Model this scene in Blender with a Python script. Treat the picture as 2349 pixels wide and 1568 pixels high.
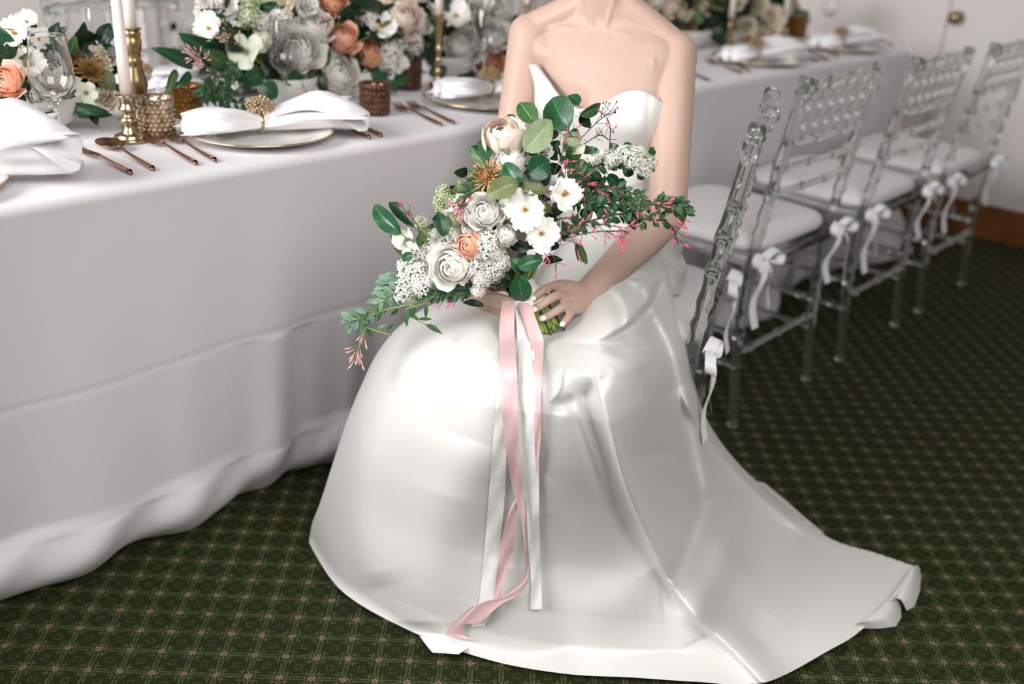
import bpy, bmesh, math, random
import numpy as np
from mathutils import Vector, Matrix, noise
from mathutils.bvhtree import BVHTree
from math import sin, cos, pi, radians, sqrt, atan2, exp
for o in list(bpy.data.objects): bpy.data.objects.remove(o)
S = bpy.context.scene
COL = S.collection
# ------------------------------------------------------------ camera
F = 2284.0; TH = radians(24.2); RL = radians(3.5); AZ = radians(40.9)
CAM = Vector((0, 0, 1.2))
_h = Vector((cos(AZ), sin(AZ), 0)); _r = Vector((sin(AZ), -cos(AZ), 0)); _u = Vector((0, 0, 1))
FW = _h*cos(TH) - _u*sin(TH); _up = _u*cos(TH) + _h*sin(TH)
CX = _r*cos(RL) + _up*sin(RL); CY = _up*cos(RL) - _r*sin(RL)
cd = bpy.data.cameras.new('camera'); cam = bpy.data.objects.new('camera', cd); COL.objects.link(cam)
cam.matrix_world = Matrix(((CX.x, CY.x, -FW.x, CAM.x), (CX.y, CY.y, -FW.y, CAM.y), (CX.z, CY.z, -FW.z, CAM.z), (0, 0, 0, 1)))
cd.sensor_width = 36; cd.lens = 35.0; cd.clip_start = .05
cd.dof.use_dof = True; cd.dof.focus_distance = 1.58; cd.dof.aperture_fstop = 2.0
S.camera = cam
# ------------------------------------------------------------ world and light
S.view_settings.view_transform = 'Standard'; S.view_settings.look = 'None'
S.view_settings.exposure = 0.1; S.view_settings.gamma = 1.0; S.view_settings.use_curve_mapping = False
w = bpy.data.worlds.new('world'); S.world = w; w.use_nodes = True
w.node_tree.nodes['Background'].inputs[0].default_value = (1.0, .985, .97, 1)
w.node_tree.nodes['Background'].inputs[1].default_value = 0.15
def area(name, loc, tgt, sx, sy, power, color):
    l = bpy.data.lights.new(name, 'AREA'); l.shape = 'RECTANGLE'; l.size = sx; l.size_y = sy; l.energy = power; l.color = color
    o = bpy.data.objects.new(name, l); COL.objects.link(o); o.location = loc
    o.rotation_euler = (Vector(tgt)-Vector(loc)).to_track_quat('-Z', 'Y').to_euler()
    return o
area('window_light', (-1.95, 2.0, 2.05), (1.3, 1.3, .5), 2.1, 1.7, 172, (1.0, .99, .99))
area('front_fill_light', (.25, -.45, 2.1), (1.15, 1.1, .4), 1.6, 1.2, 45, (1.0, .985, .96))  # added soft fill from the camera side, not a window of the room

# ------------------------------------------------------------ helpers
def ray(px, py): return (CX*(px-1174.5) + CY*(784-py) + FW*F)
def P(px, py, d): return CAM + ray(px, py)*(d/F)                # real depth along the view
def onz(px, py, z):
    r = ray(px, py); return CAM + r*((z-CAM.z)/r.z)
def ony(px, py, y):
    r = ray(px, py); return CAM + r*(y/r.y)
def onx(px, py, x):
    r = ray(px, py); return CAM + r*(x/r.x)
def depth(p): return (Vector(p)-CAM).dot(FW)
def link(o, parent=None):
    COL.objects.link(o)
    if parent is not None: o.parent = parent
    return o
def smooth(me):
    me.polygons.foreach_set('use_smooth', [True]*len(me.polygons)); me.update()
def bm_me(name, bm, mats, sm=True, recalc=True):
    if recalc: bmesh.ops.recalc_face_normals(bm, faces=bm.faces)
    me = bpy.data.meshes.new(name); bm.to_mesh(me); bm.free()
    for m in (mats if isinstance(mats, (list, tuple)) else [mats]): me.materials.append(m)
    if sm: smooth(me)
    return me
def obj(name, me, parent=None, M=None):
    o = bpy.data.objects.new(name, me); link(o, parent)
    if M is not None: o.matrix_local = M
    return o
def ob(name, bm, mats, parent=None, M=None, sm=True): return obj(name, bm_me(name, bm, mats, sm), parent, M)
def thing(name, label, cat, loc=(0, 0, 0), rz=0, group=None):
    o = bpy.data.objects.new(name, None); COL.objects.link(o); o.location = loc; o.rotation_euler = (0, 0, rz)
    o.empty_display_size = .05
    o['label'] = label; o['category'] = cat
    if group: o['group'] = group
    return o
def tag(o, label, cat, group=None):
    o['label'] = label; o['category'] = cat
    if group: o['group'] = group
    return o
def struct(name, bm, m, sm=False):
    o = ob(name, bm, m, None, None, sm); o['kind'] = 'structure'; return o
def dup(root, loc=None, rz=None, label=None, group=None):
    r = root.copy(); COL.objects.link(r)
    if loc is not None: r.location = loc
    if rz is not None: r.rotation_euler = (0, 0, rz)
    if label: r['label'] = label
    if group: r['group'] = group
    for ch in list(root.children):
        c = ch.copy(); COL.objects.link(c); c.parent = r
        for g in ch.children:
            d = g.copy(); COL.objects.link(d); d.parent = c
    return r
def box(bm, c, s, M=None):
    r = bmesh.ops.create_cube(bm, size=1)
    for v in r['verts']:
        v.co = Vector((v.co.x*s[0]+c[0], v.co.y*s[1]+c[1], v.co.z*s[2]+c[2]))
        if M is not None: v.co = M @ v.co
    return r['verts']
def lathe(bm, prof, n=32, M=None, mi=0, a0=0):
    rings = []
    for (r, z) in prof:
        ring = []
        for k in range(n):
            a = 2*pi*k/n + a0; v = Vector((max(r, 1e-5)*cos(a), max(r, 1e-5)*sin(a), z))
            ring.append(bm.verts.new(M @ v if M is not None else v))
        rings.append(ring)
    for a, b in zip(rings, rings[1:]):
        for k in range(n):
            f = bm.faces.new((a[k], a[(k+1) % n], b[(k+1) % n], b[k])); f.material_index = mi
    return rings
def frame(d, ref=None):
    d = d.normalized(); ref = ref or Vector((0, 0, 1))
    if abs(d.dot(ref)) > .97: ref = Vector((1, 0, 0))
    x = ref.cross(d).normalized(); return x, d.cross(x)
def tube(bm, pts, rad, n=8, cap=True, mi=0, ell=1.0, ref=None):
    pts = [Vector(p) for p in pts]; m = len(pts)
    rad = rad if isinstance(rad, (list, tuple)) else [rad]*m
    rings = []; px = None
    for i, p in enumerate(pts):
        d = (pts[min(i+1, m-1)]-pts[max(i-1, 0)])
        if d.length < 1e-9: d = Vector((0, 0, 1))
        d.normalize()
        if px is None: x, y = frame(d, ref)
        else:
            x = (px - d*px.dot(d)).normalized(); y = d.cross(x)
        px = x
        rings.append([bm.verts.new(p + x*(rad[i]*cos(2*pi*k/n)) + y*(rad[i]*ell*sin(2*pi*k/n))) for k in range(n)])
    for a, b in zip(rings, rings[1:]):
        for k in range(n):
            f = bm.faces.new((a[k], a[(k+1) % n], b[(k+1) % n], b[k])); f.material_index = mi
    if cap and n > 2:
        for rg in (rings[0], rings[-1]):
            f = bm.faces.new(rg); f.material_index = mi
    return rings
def spline(pts, n):
    pts = [Vector(p) for p in pts]; m = len(pts); out = []
    for i in range(n+1):
        t = i/n*(m-1); k = min(int(t), m-2); t -= k
        p0 = pts[max(k-1, 0)]; p1 = pts[k]; p2 = pts[k+1]; p3 = pts[min(k+2, m-1)]
        out.append(.5*((2*p1)+(p2-p0)*t+(2*p0-5*p1+4*p2-p3)*t*t+(3*p1-p0-3*p2+p3)*t*t*t))
    return out
def capsule(bm, pts, rad, n=14, ell=1.0, ref=None):
    """closed tapered tube with round ends, for union by voxel remesh"""
    pts = [Vector(p) for p in pts]
    P2 = []; R2 = []
    d0 = (pts[0]-pts[1]).normalized(); d1 = (pts[-1]-pts[-2]).normalized()
    for a in (1.0, .8, .5, .2):
        P2.append(pts[0]+d0*rad[0]*a); R2.append(rad[0]*sqrt(max(0, 1-a*a))+1e-4)
    P2 += pts; R2 += list(rad)
    for a in (.2, .5, .8, 1.0):
        P2.append(pts[-1]+d1*rad[-1]*a); R2.append(rad[-1]*sqrt(max(0, 1-a*a))+1e-4)
    tube(bm, P2, R2, n, True, 0, ell, ref)
def sphere(bm, c, r, seg=12, rings=8, M=None, mi=0):
    res = bmesh.ops.create_uvsphere(bm, u_segments=seg, v_segments=rings, radius=1)
    r = r if isinstance(r, (tuple, list)) else (r, r, r)
    for v in res['verts']:
        v.co = Vector((v.co.x*r[0], v.co.y*r[1], v.co.z*r[2]))
        if M is not None: v.co = M @ v.co
        v.co += Vector(c)
    if mi:
        for v in res['verts']:
            for f in v.link_faces: f.material_index = mi
def basis(x, y, z, loc=(0, 0, 0)):
    return Matrix(((x[0], y[0], z[0], loc[0]), (x[1], y[1], z[1], loc[1]), (x[2], y[2], z[2], loc[2]), (0, 0, 0, 1)))
def interp(v, ks, vs):
    return float(np.interp(v, ks, vs))
# ------------------------------------------------------------ materials
def mat(name, col, rough=.6, metal=0, spec=.5, trans=0, ior=1.45, sheen=0, sss=0, coat=0, bump=0, bscale=200, var=0, vscale=8):
    m = bpy.data.materials.new(name); m.use_nodes = True; nt = m.node_tree; b = nt.nodes['Principled BSDF']
    b.inputs['Base Color'].default_value = (*col, 1); b.inputs['Roughness'].default_value = rough
    b.inputs['Metallic'].default_value = metal; b.inputs['Specular IOR Level'].default_value = spec
    b.inputs['Transmission Weight'].default_value = trans; b.inputs['IOR'].default_value = ior
    b.inputs['Sheen Weight'].default_value = sheen; b.inputs['Coat Weight'].default_value = coat
    if sss:
        b.inputs['Subsurface Weight'].default_value = sss; b.inputs['Subsurface Radius'].default_value = (.012, .005, .003); b.inputs['Subsurface Scale'].default_value = 1.0
    tc = nt.nodes.new('ShaderNodeTexCoord')
    if var:
        n = nt.nodes.new('ShaderNodeTexNoise'); n.inputs['Scale'].default_value = vscale; n.inputs['Detail'].default_value = 4
        nt.links.new(tc.outputs['Object'], n.inputs['Vector'])
        r = nt.nodes.new('ShaderNodeMapRange'); r.inputs[1].default_value = .3; r.inputs[2].default_value = .7; r.inputs[3].default_value = 1-var; r.inputs[4].default_value = 1+var
        nt.links.new(n.outputs['Fac'], r.inputs[0])
        x = nt.nodes.new('ShaderNodeVectorMath'); x.operation = 'SCALE'; x.inputs[0].default_value = col
        nt.links.new(r.outputs[0], x.inputs['Scale']); nt.links.new(x.outputs[0], b.inputs['Base Color'])
    if bump:
        n2 = nt.nodes.new('ShaderNodeTexNoise'); n2.inputs['Scale'].default_value = bscale; n2.inputs['Detail'].default_value = 3
        nt.links.new(tc.outputs['Object'], n2.inputs['Vector'])
        bu = nt.nodes.new('ShaderNodeBump'); bu.inputs['Strength'].default_value = bump; bu.inputs['Distance'].default_value = .002
        nt.links.new(n2.outputs['Fac'], bu.inputs['Height']); nt.links.new(bu.outputs[0], b.inputs['Normal'])
    return m
def translucent(m, col, fac):
    nt = m.node_tree; b = nt.nodes['Principled BSDF']; out = nt.nodes['Material Output']
    t = nt.nodes.new('ShaderNodeBsdfTranslucent'); t.inputs[0].default_value = (*col, 1)
    mx = nt.nodes.new('ShaderNodeMixShader'); mx.inputs[0].default_value = fac
    nt.links.new(b.outputs[0], mx.inputs[1]); nt.links.new(t.outputs[0], mx.inputs[2]); nt.links.new(mx.outputs[0], out.inputs[0])
    return m
M_wall = mat('painted_wall', (.72, .67, .65), .7, bump=.05, bscale=60)
M_wood = mat('stained_wood', (.20, .075, .02), .35, var=.25, vscale=14)
M_linen = mat('grey_linen', (.70, .68, .70), .85, sheen=.15, bump=.12, bscale=900)
M_napkin = mat('white_satin_napkin', (.86, .84, .86), .42, sheen=.2)
M_dress = mat('ivory_satin', (.62, .61, .59), .33, spec=.6, sheen=.1, bump=.03, bscale=300)
M_skin = mat('skin', (.49, .335, .272), .48, spec=.4, sss=.12, var=.03, vscale=30)
M_nail = mat('cream_nail_polish', (.88, .78, .68), .15, coat=.5)
M_hair = mat('brown_hair', (.10, .05, .025), .5)
M_acry = mat('clear_acrylic', (.82, .85, .83), .04, trans=.97, ior=1.42)
M_glass = mat('clear_glass', (1, 1, 1), .0, trans=1, ior=1.45)
M_cush = mat('white_cushion_fabric', (.74, .70, .70), .75, sheen=.2, bump=.1, bscale=400)
M_tie = mat('white_cotton_tie', (.84, .84, .86), .7)
M_brass = mat('aged_brass', (.33, .24, .12), .32, metal=1, var=.3, vscale=40)
M_brass2 = mat('polished_brass', (.52, .41, .25), .22, metal=1, var=.2, vscale=40)
M_copper = mat('copper_flatware', (.36, .19, .13), .26, metal=1)
M_candle = mat('cream_wax', (.82, .72, .67), .45, sss=.1)
M_porc = mat('white_porcelain', (.84, .81, .78), .15, coat=.3)
M_bowl = mat('matte_grey_bowl', (.62, .60, .59), .5)
M_gold = mat('gold_trim', (.75, .56, .32), .2, metal=1)
M_merc = mat('mercury_glass', (.42, .33, .23), .25, metal=.85, var=.5, vscale=70)
M_amber = mat('amber_glass', (.30, .13, .025), .12, metal=.35, trans=.3, var=.3, vscale=60)
M_brown = mat('dark_brown_glass', (.11, .05, .03), .15, metal=.5, var=.5, vscale=60)
M_pearl = mat('iridescent_bead', (.60, .55, .66), .12, metal=.6)
M_bead = mat('antique_gold_bead', (.50, .36, .20), .2, metal=1)
M_stem = mat('green_stem', (.20, .30, .055), .4)
M_stemd = mat('dark_twig', (.06, .045, .025), .6)
M_white = translucent(mat('white_petal', (.93, .915, .87), .6), (.8, .78, .7), .15)
M_cream = translucent(mat('cream_petal', (.88, .80, .66), .6), (.8, .65, .45), .15)
M_blush = translucent(mat('blush_petal', (.90, .79, .70), .6), (.8, .6, .45), .15)
M_peach = translucent(mat('peach_petal', (.95, .57, .42), .55), (.95, .5, .3), .15)
M_dpeach = translucent(mat('deep_peach_petal', (.74, .38, .23), .6), (.85, .4, .2), .15)
M_tan = translucent(mat('tan_petal', (.68, .42, .20), .6), (.6, .35, .15), .1)
M_bronze = mat('bronze_petal', (.36, .20, .07), .6)
M_pink = mat('pink_bud', (.62, .10, .18), .5)
M_lpink = mat('pale_pink_bud', (.80, .42, .42), .5)
M_lilac = mat('lilac_white_floret', (.88, .85, .81), .6)
M_green_fl = mat('green_white_floret', (.55, .62, .38), .6)
M_yel = mat('yellow_stamen', (.50, .28, .03), .7)
M_hell = mat('hellebore_petal', (.70, .72, .60), .55)
M_hgreen = mat('hellebore_heart', (.30, .36, .10), .6)
M_pinkrib = mat('pink_silk_ribbon', (.62, .41, .41), .55, sheen=.2, bump=.3, bscale=60)
M_whiterib = mat('white_silk_ribbon', (.80, .80, .79), .5, sheen=.2, bump=.4, bscale=60)
def leaf_mat(name, col, vein, rough=.35):
    m = mat(name, col, rough); nt = m.node_tree; b = nt.nodes['Principled BSDF']; L = nt.links
    uv = nt.nodes.new('ShaderNodeUVMap'); uv.uv_map = 'UVMap'; s = nt.nodes.new('ShaderNodeSeparateXYZ'); L.new(uv.outputs[0], s.inputs[0])
    def mth(op, a, c=None, v=None):
        n = nt.nodes.new('ShaderNodeMath'); n.operation = op
        if hasattr(a, 'links'): L.new(a, n.inputs[0])
        else: n.inputs[0].default_value = a
        if c is not None:
            if hasattr(c, 'links'): L.new(c, n.inputs[1])
            else: n.inputs[1].default_value = c
        return n.outputs[0]
    ax = mth('ABSOLUTE', mth('SUBTRACT', s.outputs[0], .5))
    mid = mth('LESS_THAN', ax, .022)
    t = mth('SUBTRACT', s.outputs[1], mth('MULTIPLY', ax, .55))
    fr = mth('ABSOLUTE', mth('SUBTRACT', mth('FRACT', mth('MULTIPLY', t, 7.0)), .5))
    sv = mth('MULTIPLY', mth('LESS_THAN', fr, .045), .45)
    f = mth('MAXIMUM', mid, sv)
    mx = nt.nodes.new('ShaderNodeMix'); mx.data_type = 'RGBA'; L.new(f, mx.inputs[0])
    mx.inputs[6].default_value = (*col, 1); mx.inputs[7].default_value = (*vein, 1)
    n = nt.nodes.new('ShaderNodeTexNoise'); n.inputs['Scale'].default_value = 4
    tc = nt.nodes.new('ShaderNodeTexCoord'); L.new(tc.outputs['Object'], n.inputs['Vector'])
    hv = nt.nodes.new('ShaderNodeHueSaturation'); L.new(mx.outputs[2], hv.inputs['Color'])
    L.new(mth('ADD', mth('MULTIPLY', n.outputs['Fac'], .7), .65), hv.inputs['Value']); L.new(hv.outputs[0], b.inputs['Base Color'])
    return m
M_leaf = leaf_mat('dark_green_leaf', (.012, .070, .026), (.06, .17, .07), .32)
M_leafm = leaf_mat('mid_green_leaf', (.040, .105, .032), (.2, .30, .12), .4)
M_leafp = leaf_mat('pale_green_leaf', (.27, .36, .19), (.45, .52, .33), .55)
M_leafo = leaf_mat('olive_leaf', (.11, .14, .045), (.22, .25, .11), .45)
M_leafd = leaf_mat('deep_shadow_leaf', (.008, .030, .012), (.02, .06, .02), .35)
M_leafg = mat('grey_green_leaf', (.15, .25, .17), .6)
M_vine = mat('vine_leaf', (.022, .075, .022), .45)
# carpet
def carpet_mat():
    m = bpy.data.materials.new('patterned_green_carpet'); m.use_nodes = True; nt = m.node_tree; L = nt.links; b = nt.nodes['Principled BSDF']
    b.inputs['Roughness'].default_value = .95; b.inputs['Specular IOR Level'].default_value = .1
    tc = nt.nodes.new('ShaderNodeTexCoord')
    def dot(vx, vy, off):
        n = nt.nodes.new('ShaderNodeVectorMath'); n.operation = 'DOT_PRODUCT'; L.new(tc.outputs['Object'], n.inputs[0]); n.inputs[1].default_value = (vx, vy, 0)
        return mth('ADD', n.outputs['Value'], off)
    def mth(op, a, c=None, d=None):
        n = nt.nodes.new('ShaderNodeMath'); n.operation = op
        for i, q in enumerate((a, c, d)):
            if q is None: continue
            if hasattr(q, 'links'): L.new(q, n.inputs[i])
            else: n.inputs[i].default_value = q
        return n.outputs[0]
    # lattice a=(.0355,-.0385) b=(.037,.0335); inverse rows
    A = np.linalg.inv(np.array([[.0355, .037], [-.0385, .0335]]))
    o = -(A @ np.array([.514, 1.323]))
    nz = nt.nodes.new('ShaderNodeTexNoise'); nz.inputs['Scale'].default_value = 260; nz.inputs['Detail'].default_value = 2; L.new(tc.outputs['Object'], nz.inputs['Vector'])
    j = mth('MULTIPLY', mth('SUBTRACT', nz.outputs['Fac'], .5), .16)
    p = mth('ADD', dot(A[0][0], A[0][1], float(o[0])+.5), j); q = mth('ADD', dot(A[1][0], A[1][1], float(o[1])+.5), j)
    u = mth('SUBTRACT', mth('FRACT', p), .5); v = mth('SUBTRACT', mth('FRACT', q), .5)
    au = mth('ABSOLUTE', u); av = mth('ABSOLUTE', v)
    rr = mth('SQRT', mth('ADD', mth('MULTIPLY', u, u), mth('MULTIPLY', v, v)))
    th = mth('ARCTAN2', v, u)
    lim = mth('ADD', .115, mth('MULTIPLY', mth('COSINE', mth('MULTIPLY', th, 8.0)), .055))
    star = mth('MULTIPLY', mth('LESS_THAN', rr, lim), mth('GREATER_THAN', rr, .03))
    def dash(a, c):   # double dashes along a, beside axis
        d = mth('ABSOLUTE', mth('SUBTRACT', c, .055))
        return mth('MULTIPLY', mth('LESS_THAN', d, .022), mth('GREATER_THAN', a, .2))
    d1 = dash(au, av); d2 = dash(av, au)
    def outer(a, c):
        d = mth('ABSOLUTE', mth('SUBTRACT', c, .2)); return mth('MULTIPLY', mth('LESS_THAN', d, .018), mth('LESS_THAN', a, .34))
    d3 = outer(au, av); d4 = outer(av, au)
    cu = mth('SUBTRACT', .5, au); cv = mth('SUBTRACT', .5, av)
    mxv = mth('MAXIMUM', cu, cv)
    sq = mth('MULTIPLY', mth('LESS_THAN', mxv, .12), mth('GREATER_THAN', mxv, .08))
    lines = mth('MAXIMUM', mth('MAXIMUM', mth('MAXIMUM', d1, d2), mth('MAXIMUM', d3, d4)), mth('MULTIPLY', sq, .5))
    def mix(f, a, c):
        n = nt.nodes.new('ShaderNodeMix'); n.data_type = 'RGBA'; L.new(f, n.inputs[0])
        for i, q in ((6, a), (7, c)):
            if hasattr(q, 'links'): L.new(q, n.inputs[i])
            else: n.inputs[i].default_value = (*q, 1)
        return n.outputs[2]
    c1 = mix(mth('MULTIPLY', mth('MULTIPLY', lines, .52), mth('MINIMUM', 1.0, mth('MULTIPLY', nz.outputs['Fac'], 1.7))), (.020, .024, .008), (.135, .175, .07))
    c2 = mix(mth('MULTIPLY', star, .8), c1, (.26, .185, .135))
    n2 = nt.nodes.new('ShaderNodeTexNoise'); n2.inputs['Scale'].default_value = 1100; L.new(tc.outputs['Object'], n2.inputs['Vector'])
    hv = nt.nodes.new('ShaderNodeHueSaturation'); L.new(c2, hv.inputs['Color']); L.new(mth('ADD', mth('MULTIPLY', n2.outputs['Fac'], 2.4), -.2), hv.inputs['Value'])
    L.new(hv.outputs[0], b.inputs['Base Color'])
    bu = nt.nodes.new('ShaderNodeBump'); bu.inputs['Strength'].default_value = .5; bu.inputs['Distance'].default_value = .003
    L.new(n2.outputs['Fac'], bu.inputs['Height']); L.new(bu.outputs[0], b.inputs['Normal'])
    return m
M_carpet = carpet_mat()
# ------------------------------------------------------------ room
XR = 4.33; YB = 3.4; X0 = -3.0; Y0 = -3.0; HC = 2.7
bm = bmesh.new(); box(bm, ((X0+XR)/2, (Y0+YB)/2, -.05), (XR-X0+.2, YB-Y0+.2, .1)); struct('floor', bm, M_carpet)
bm = bmesh.new(); box(bm, (XR+.05, (Y0+YB)/2, HC/2), (.1, YB-Y0+.2, HC)); struct('wall_right', bm, M_wall)
bm = bmesh.new(); box(bm, ((X0+XR)/2, YB+.05, HC/2), (XR-X0, .1, HC)); struct('wall_back', bm, M_wall)
def moulding(n, axis, a0, a1, z0, z1, wd=.03, th=.014):
    bm = bmesh.new()
    def bar(p0, p1):
        for (w_, t_) in ((wd, th*.6), (wd*.5, th)):
            a, z = (p0[0]+p1[0])/2, (p0[1]+p1[1])/2; la = abs(p1[0]-p0[0])+w_; lz = abs(p1[1]-p0[1])+w_
            if axis == 'y': box(bm, (a, YB-t_/2, z), (la, t_, lz))
            else: box(bm, (XR-t_/2, a, z), (t_, la, lz))
    bar((a0, z0), (a1, z0)); bar((a0, z1), (a1, z1)); bar((a0, z0), (a0, z1)); bar((a1, z0), (a1, z1))
    struct('trim_%d' % n, bm, M_wall)
xs = ony(403, 100, YB).x; zt = ony(400, 62, YB).z
moulding(1, 'y', xs, xs+.75, .18, zt); moulding(2, 'y', xs+.95, xs+1.7, .18, zt); moulding(3, 'y', xs-1.1, xs-.2, .18, zt+.9)
moulding(4, 'y', xs+1.85, xs+2.3, .18, 2.2)
bm = bmesh.new(); box(bm, (ony(340, 80, YB).x, YB-.012, HC/2), (.05, .024, HC)); struct('trim_5', bm, M_wall)
# doors on the right wall: seam, panel mouldings and knob
ya = onx(1997, 40, XR).y; yd = onx(2176, 60, XR).y
bm = bmesh.new()
box(bm, (XR-.008, yd-.42, 1.04), (.016, .82, 2.06)); bmesh.ops.bevel(bm, geom=bm.edges[:], offset=.004, segments=2)
dr = struct('door_1', bm, M_wall)
bm = bmesh.new(); box(bm, (XR-.008, (ya+yd)/2, 1.04), (.016, (ya-yd)-.016, 2.06)); bmesh.ops.bevel(bm, geom=bm.edges[:], offset=.004, segments=2)
struct('door_2', bm, M_wall)
kp = onx(2195, 40, XR-.03)
bm = bmesh.new(); K = basis((0, 1, 0), (0, 0, 1), (-1, 0, 0), (XR-.016, kp.y, kp.z))
lathe(bm, [(0, 0), (.026, 0), (.026, .004), (.009, .008), (.009, .022), (.02, .028), (.026, .04), (.022, .052), (0, .056)], 20, K)
ob('door_knob', bm, M_brass2, dr)
bm = bmesh.new(); box(bm, (XR-.012, (Y0+YB)/2, .07), (.024, YB-Y0, .14)); bmesh.ops.bevel(bm, geom=bm.edges[:], offset=.006, segments=2); struct('baseboard_right', bm, M_wood)
bm = bmesh.new(); box(bm, ((X0+XR)/2, YB-.012, .07), (XR-X0-.05, .024, .14)); bmesh.ops.bevel(bm, geom=bm.edges[:], offset=.006, segments=2); struct('baseboard_back', bm, M_wood)

# ------------------------------------------------------------ table
TX0, TX1, TY0, TY1, TZ = -.7, 3.84, 1.452, 2.33, .75
tb = thing('banquet_table', 'long banquet table hidden under the floor-length grey cloth', 'table', ((TX0+TX1)/2, (TY0+TY1)/2, 0))
cx, cy = tb.location.x, tb.location.y
bm = bmesh.new(); box(bm, (0, 0, TZ-.025), (TX1-TX0-.03, TY1-TY0-.04, .03)); ob('tabletop', bm, M_wood, tb, sm=False)
for i in range(4):
    bm = bmesh.new(); sx = -1 if i % 2 else 1; sy = -1 if i//2 else 1
    box(bm, (sx*1.9, sy*.3, (TZ-.04)/2+.001), (.05, .05, TZ-.042)); ob('leg', bm, M_wood, tb, sm=False)
def cloth_front():
    bm = bmesh.new(); N = 620; rows = []
    prof = []                                   # (dy outward from the edge, z)
    for k in range(6): prof.append((-.022+.022*k/5, 0, 'top'))
    zs = list(np.linspace(0, 1, 130))
    V = []
    for i in range(N+1):
        x = TX0 + (TX1-TX0)*i/N; col = []
        # rounded top edge
        for a in (0, 22, 45, 67, 90):
            col.append(bm.verts.new((x, TY0+.014-.014*sin(radians(a)), TZ-.014+.014*cos(radians(a)))))
        g = exp(-((x-1.2)/.28)**2); far = 1/(1+exp(-(x-2.2)*5))
        for t in zs[1:]:
            z = (TZ-.014)*(1-t)
            s = t**1.3
            wv = .010*sin(x*9.1+1.0)+.007*sin(x*17.3+2.2)+.004*sin(x*31+.5)+.004*sin(x*5.1+t*2)
            wv += g*(.008*sin(x*38)+.005*sin(x*61+1)) * (1 if t > .48 else .25)
            base = .100*(1-exp(-1.9*t))
            y = TY0 + base*(1-.9*far) - s*wv*1.4
            # lower band sags forward, then the hem tucks under
            hem = .012*sin(x*14.5+.7)+.010*sin(x*23.0)+.006*sin(x*41)
            low = max(0, (t-.80)/.20)
            blg = .022+.045*noise.noise(Vector((x*4.1, .3, .2)))
            y -= blg*sin(pi*min(1, low*.75)) if low > 0 else 0
            if far > .02:
                y -= far*(.05+.10*max(0, sin(x*5.2+.3))+.12*max(0, (x-3.2)))*max(0, (t-.55)/.45)**1.2
            if low > 0: y += .055*low**3*(1-far*.4)
            y -= hem*low*.6
            if low > .15:     # diagonal creases near the hem
                y += .006*sin(x*34+low*5)*sin(pi*low)
            y += .0016*exp(-((t-.46)/.006)**2)
            z2 = max(.003, z + .030*low*(.35+.65*noise.noise(Vector((x*6.5, 2.3, 0)))) - .012*low)
            col.append(bm.verts.new((x, y, z2)))
        V.append(col)
    for a, b in zip(V, V[1:]):
        for k in range(len(a)-1): bm.faces.new((a[k], b[k], b[k+1], a[k+1]))
    # top surface
    T = []
    for i in range(0, N+1, 5):
        x = TX0 + (TX1-TX0)*i/N
        T.append([bm.verts.new((x, TY0+.014+(TY1-TY0-.014)*k/40, TZ)) for k in range(41)])
    for a, b in zip(T, T[1:]):
        for k in range(40): bm.faces.new((a[k], a[k+1], b[k+1], b[k]))
    # back and far-end drops
    B = []
    for i in range(0, 201):
        x = TX0 + (TX1-TX0)*i/200
        B.append([bm.verts.new((x, TY1+.02*sin(x*20)*k/8*(k > 0), TZ*(1-k/8)+.002)) for k in range(9)])
    for a, b in zip(B, B[1:]):
        for k in range(8): bm.faces.new((a[k], b[k], b[k+1], a[k+1]))
    for xe in (TX1, TX0):
        Z = []
        for i in range(0, 41):
            y = TY0 + (TY1-TY0)*i/40
            Z.append([bm.verts.new((xe+(.06 if xe > 0 else -.06)*(.5+.5*sin(y*22))*k/12, y-(.03*k/12 if i == 0 else 0), TZ*(1-k/12)+.002)) for k in range(13)])
        for a, b in zip(Z, Z[1:]):
            for k in range(12): bm.faces.new((a[k], b[k], b[k+1], a[k+1]))
    bmesh.ops.remove_doubles(bm, verts=bm.verts, dist=.0008)
    return bm
tag(ob('tablecloth', cloth_front(), M_linen), 'pale grey floor-length linen cloth draped over the long table', 'tablecloth')

# ------------------------------------------------------------ acrylic chairs
def ringed(bm, pts, r, rings, n=12, rr=1.35, hh=.012):
    """a turned rod: tube with bamboo-like rings at fractions"""
    sp = spline(pts, 60); rad = []
    for i in range(61):
        t = i/60; k = 1.0
        for q in rings:
            k = max(k, 1+(rr-1)*exp(-((t-q)/hh)**2))
        rad.append(r*k)
    tube(bm, sp, rad, n)
def strip(bm, pts, wv, wd, mi=0, thick=.0012):
    """flat ribbon; wv: width direction (Vector or list)"""
    m = len(pts); A = []
    for i, p in enumerate(pts):
        wq = (wv[i] if isinstance(wv, list) else wv).normalized(); ww = wd[i] if isinstance(wd, list) else wd
        A.append((bm.verts.new(Vector(p)-wq*ww/2), bm.verts.new(Vector(p)), bm.verts.new(Vector(p)+wq*ww/2)))
    for a, b in zip(A, A[1:]):
        for k in (0, 1):
            f = bm.faces.new((a[k], a[k+1], b[k+1], b[k])); f.material_index = mi
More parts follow.
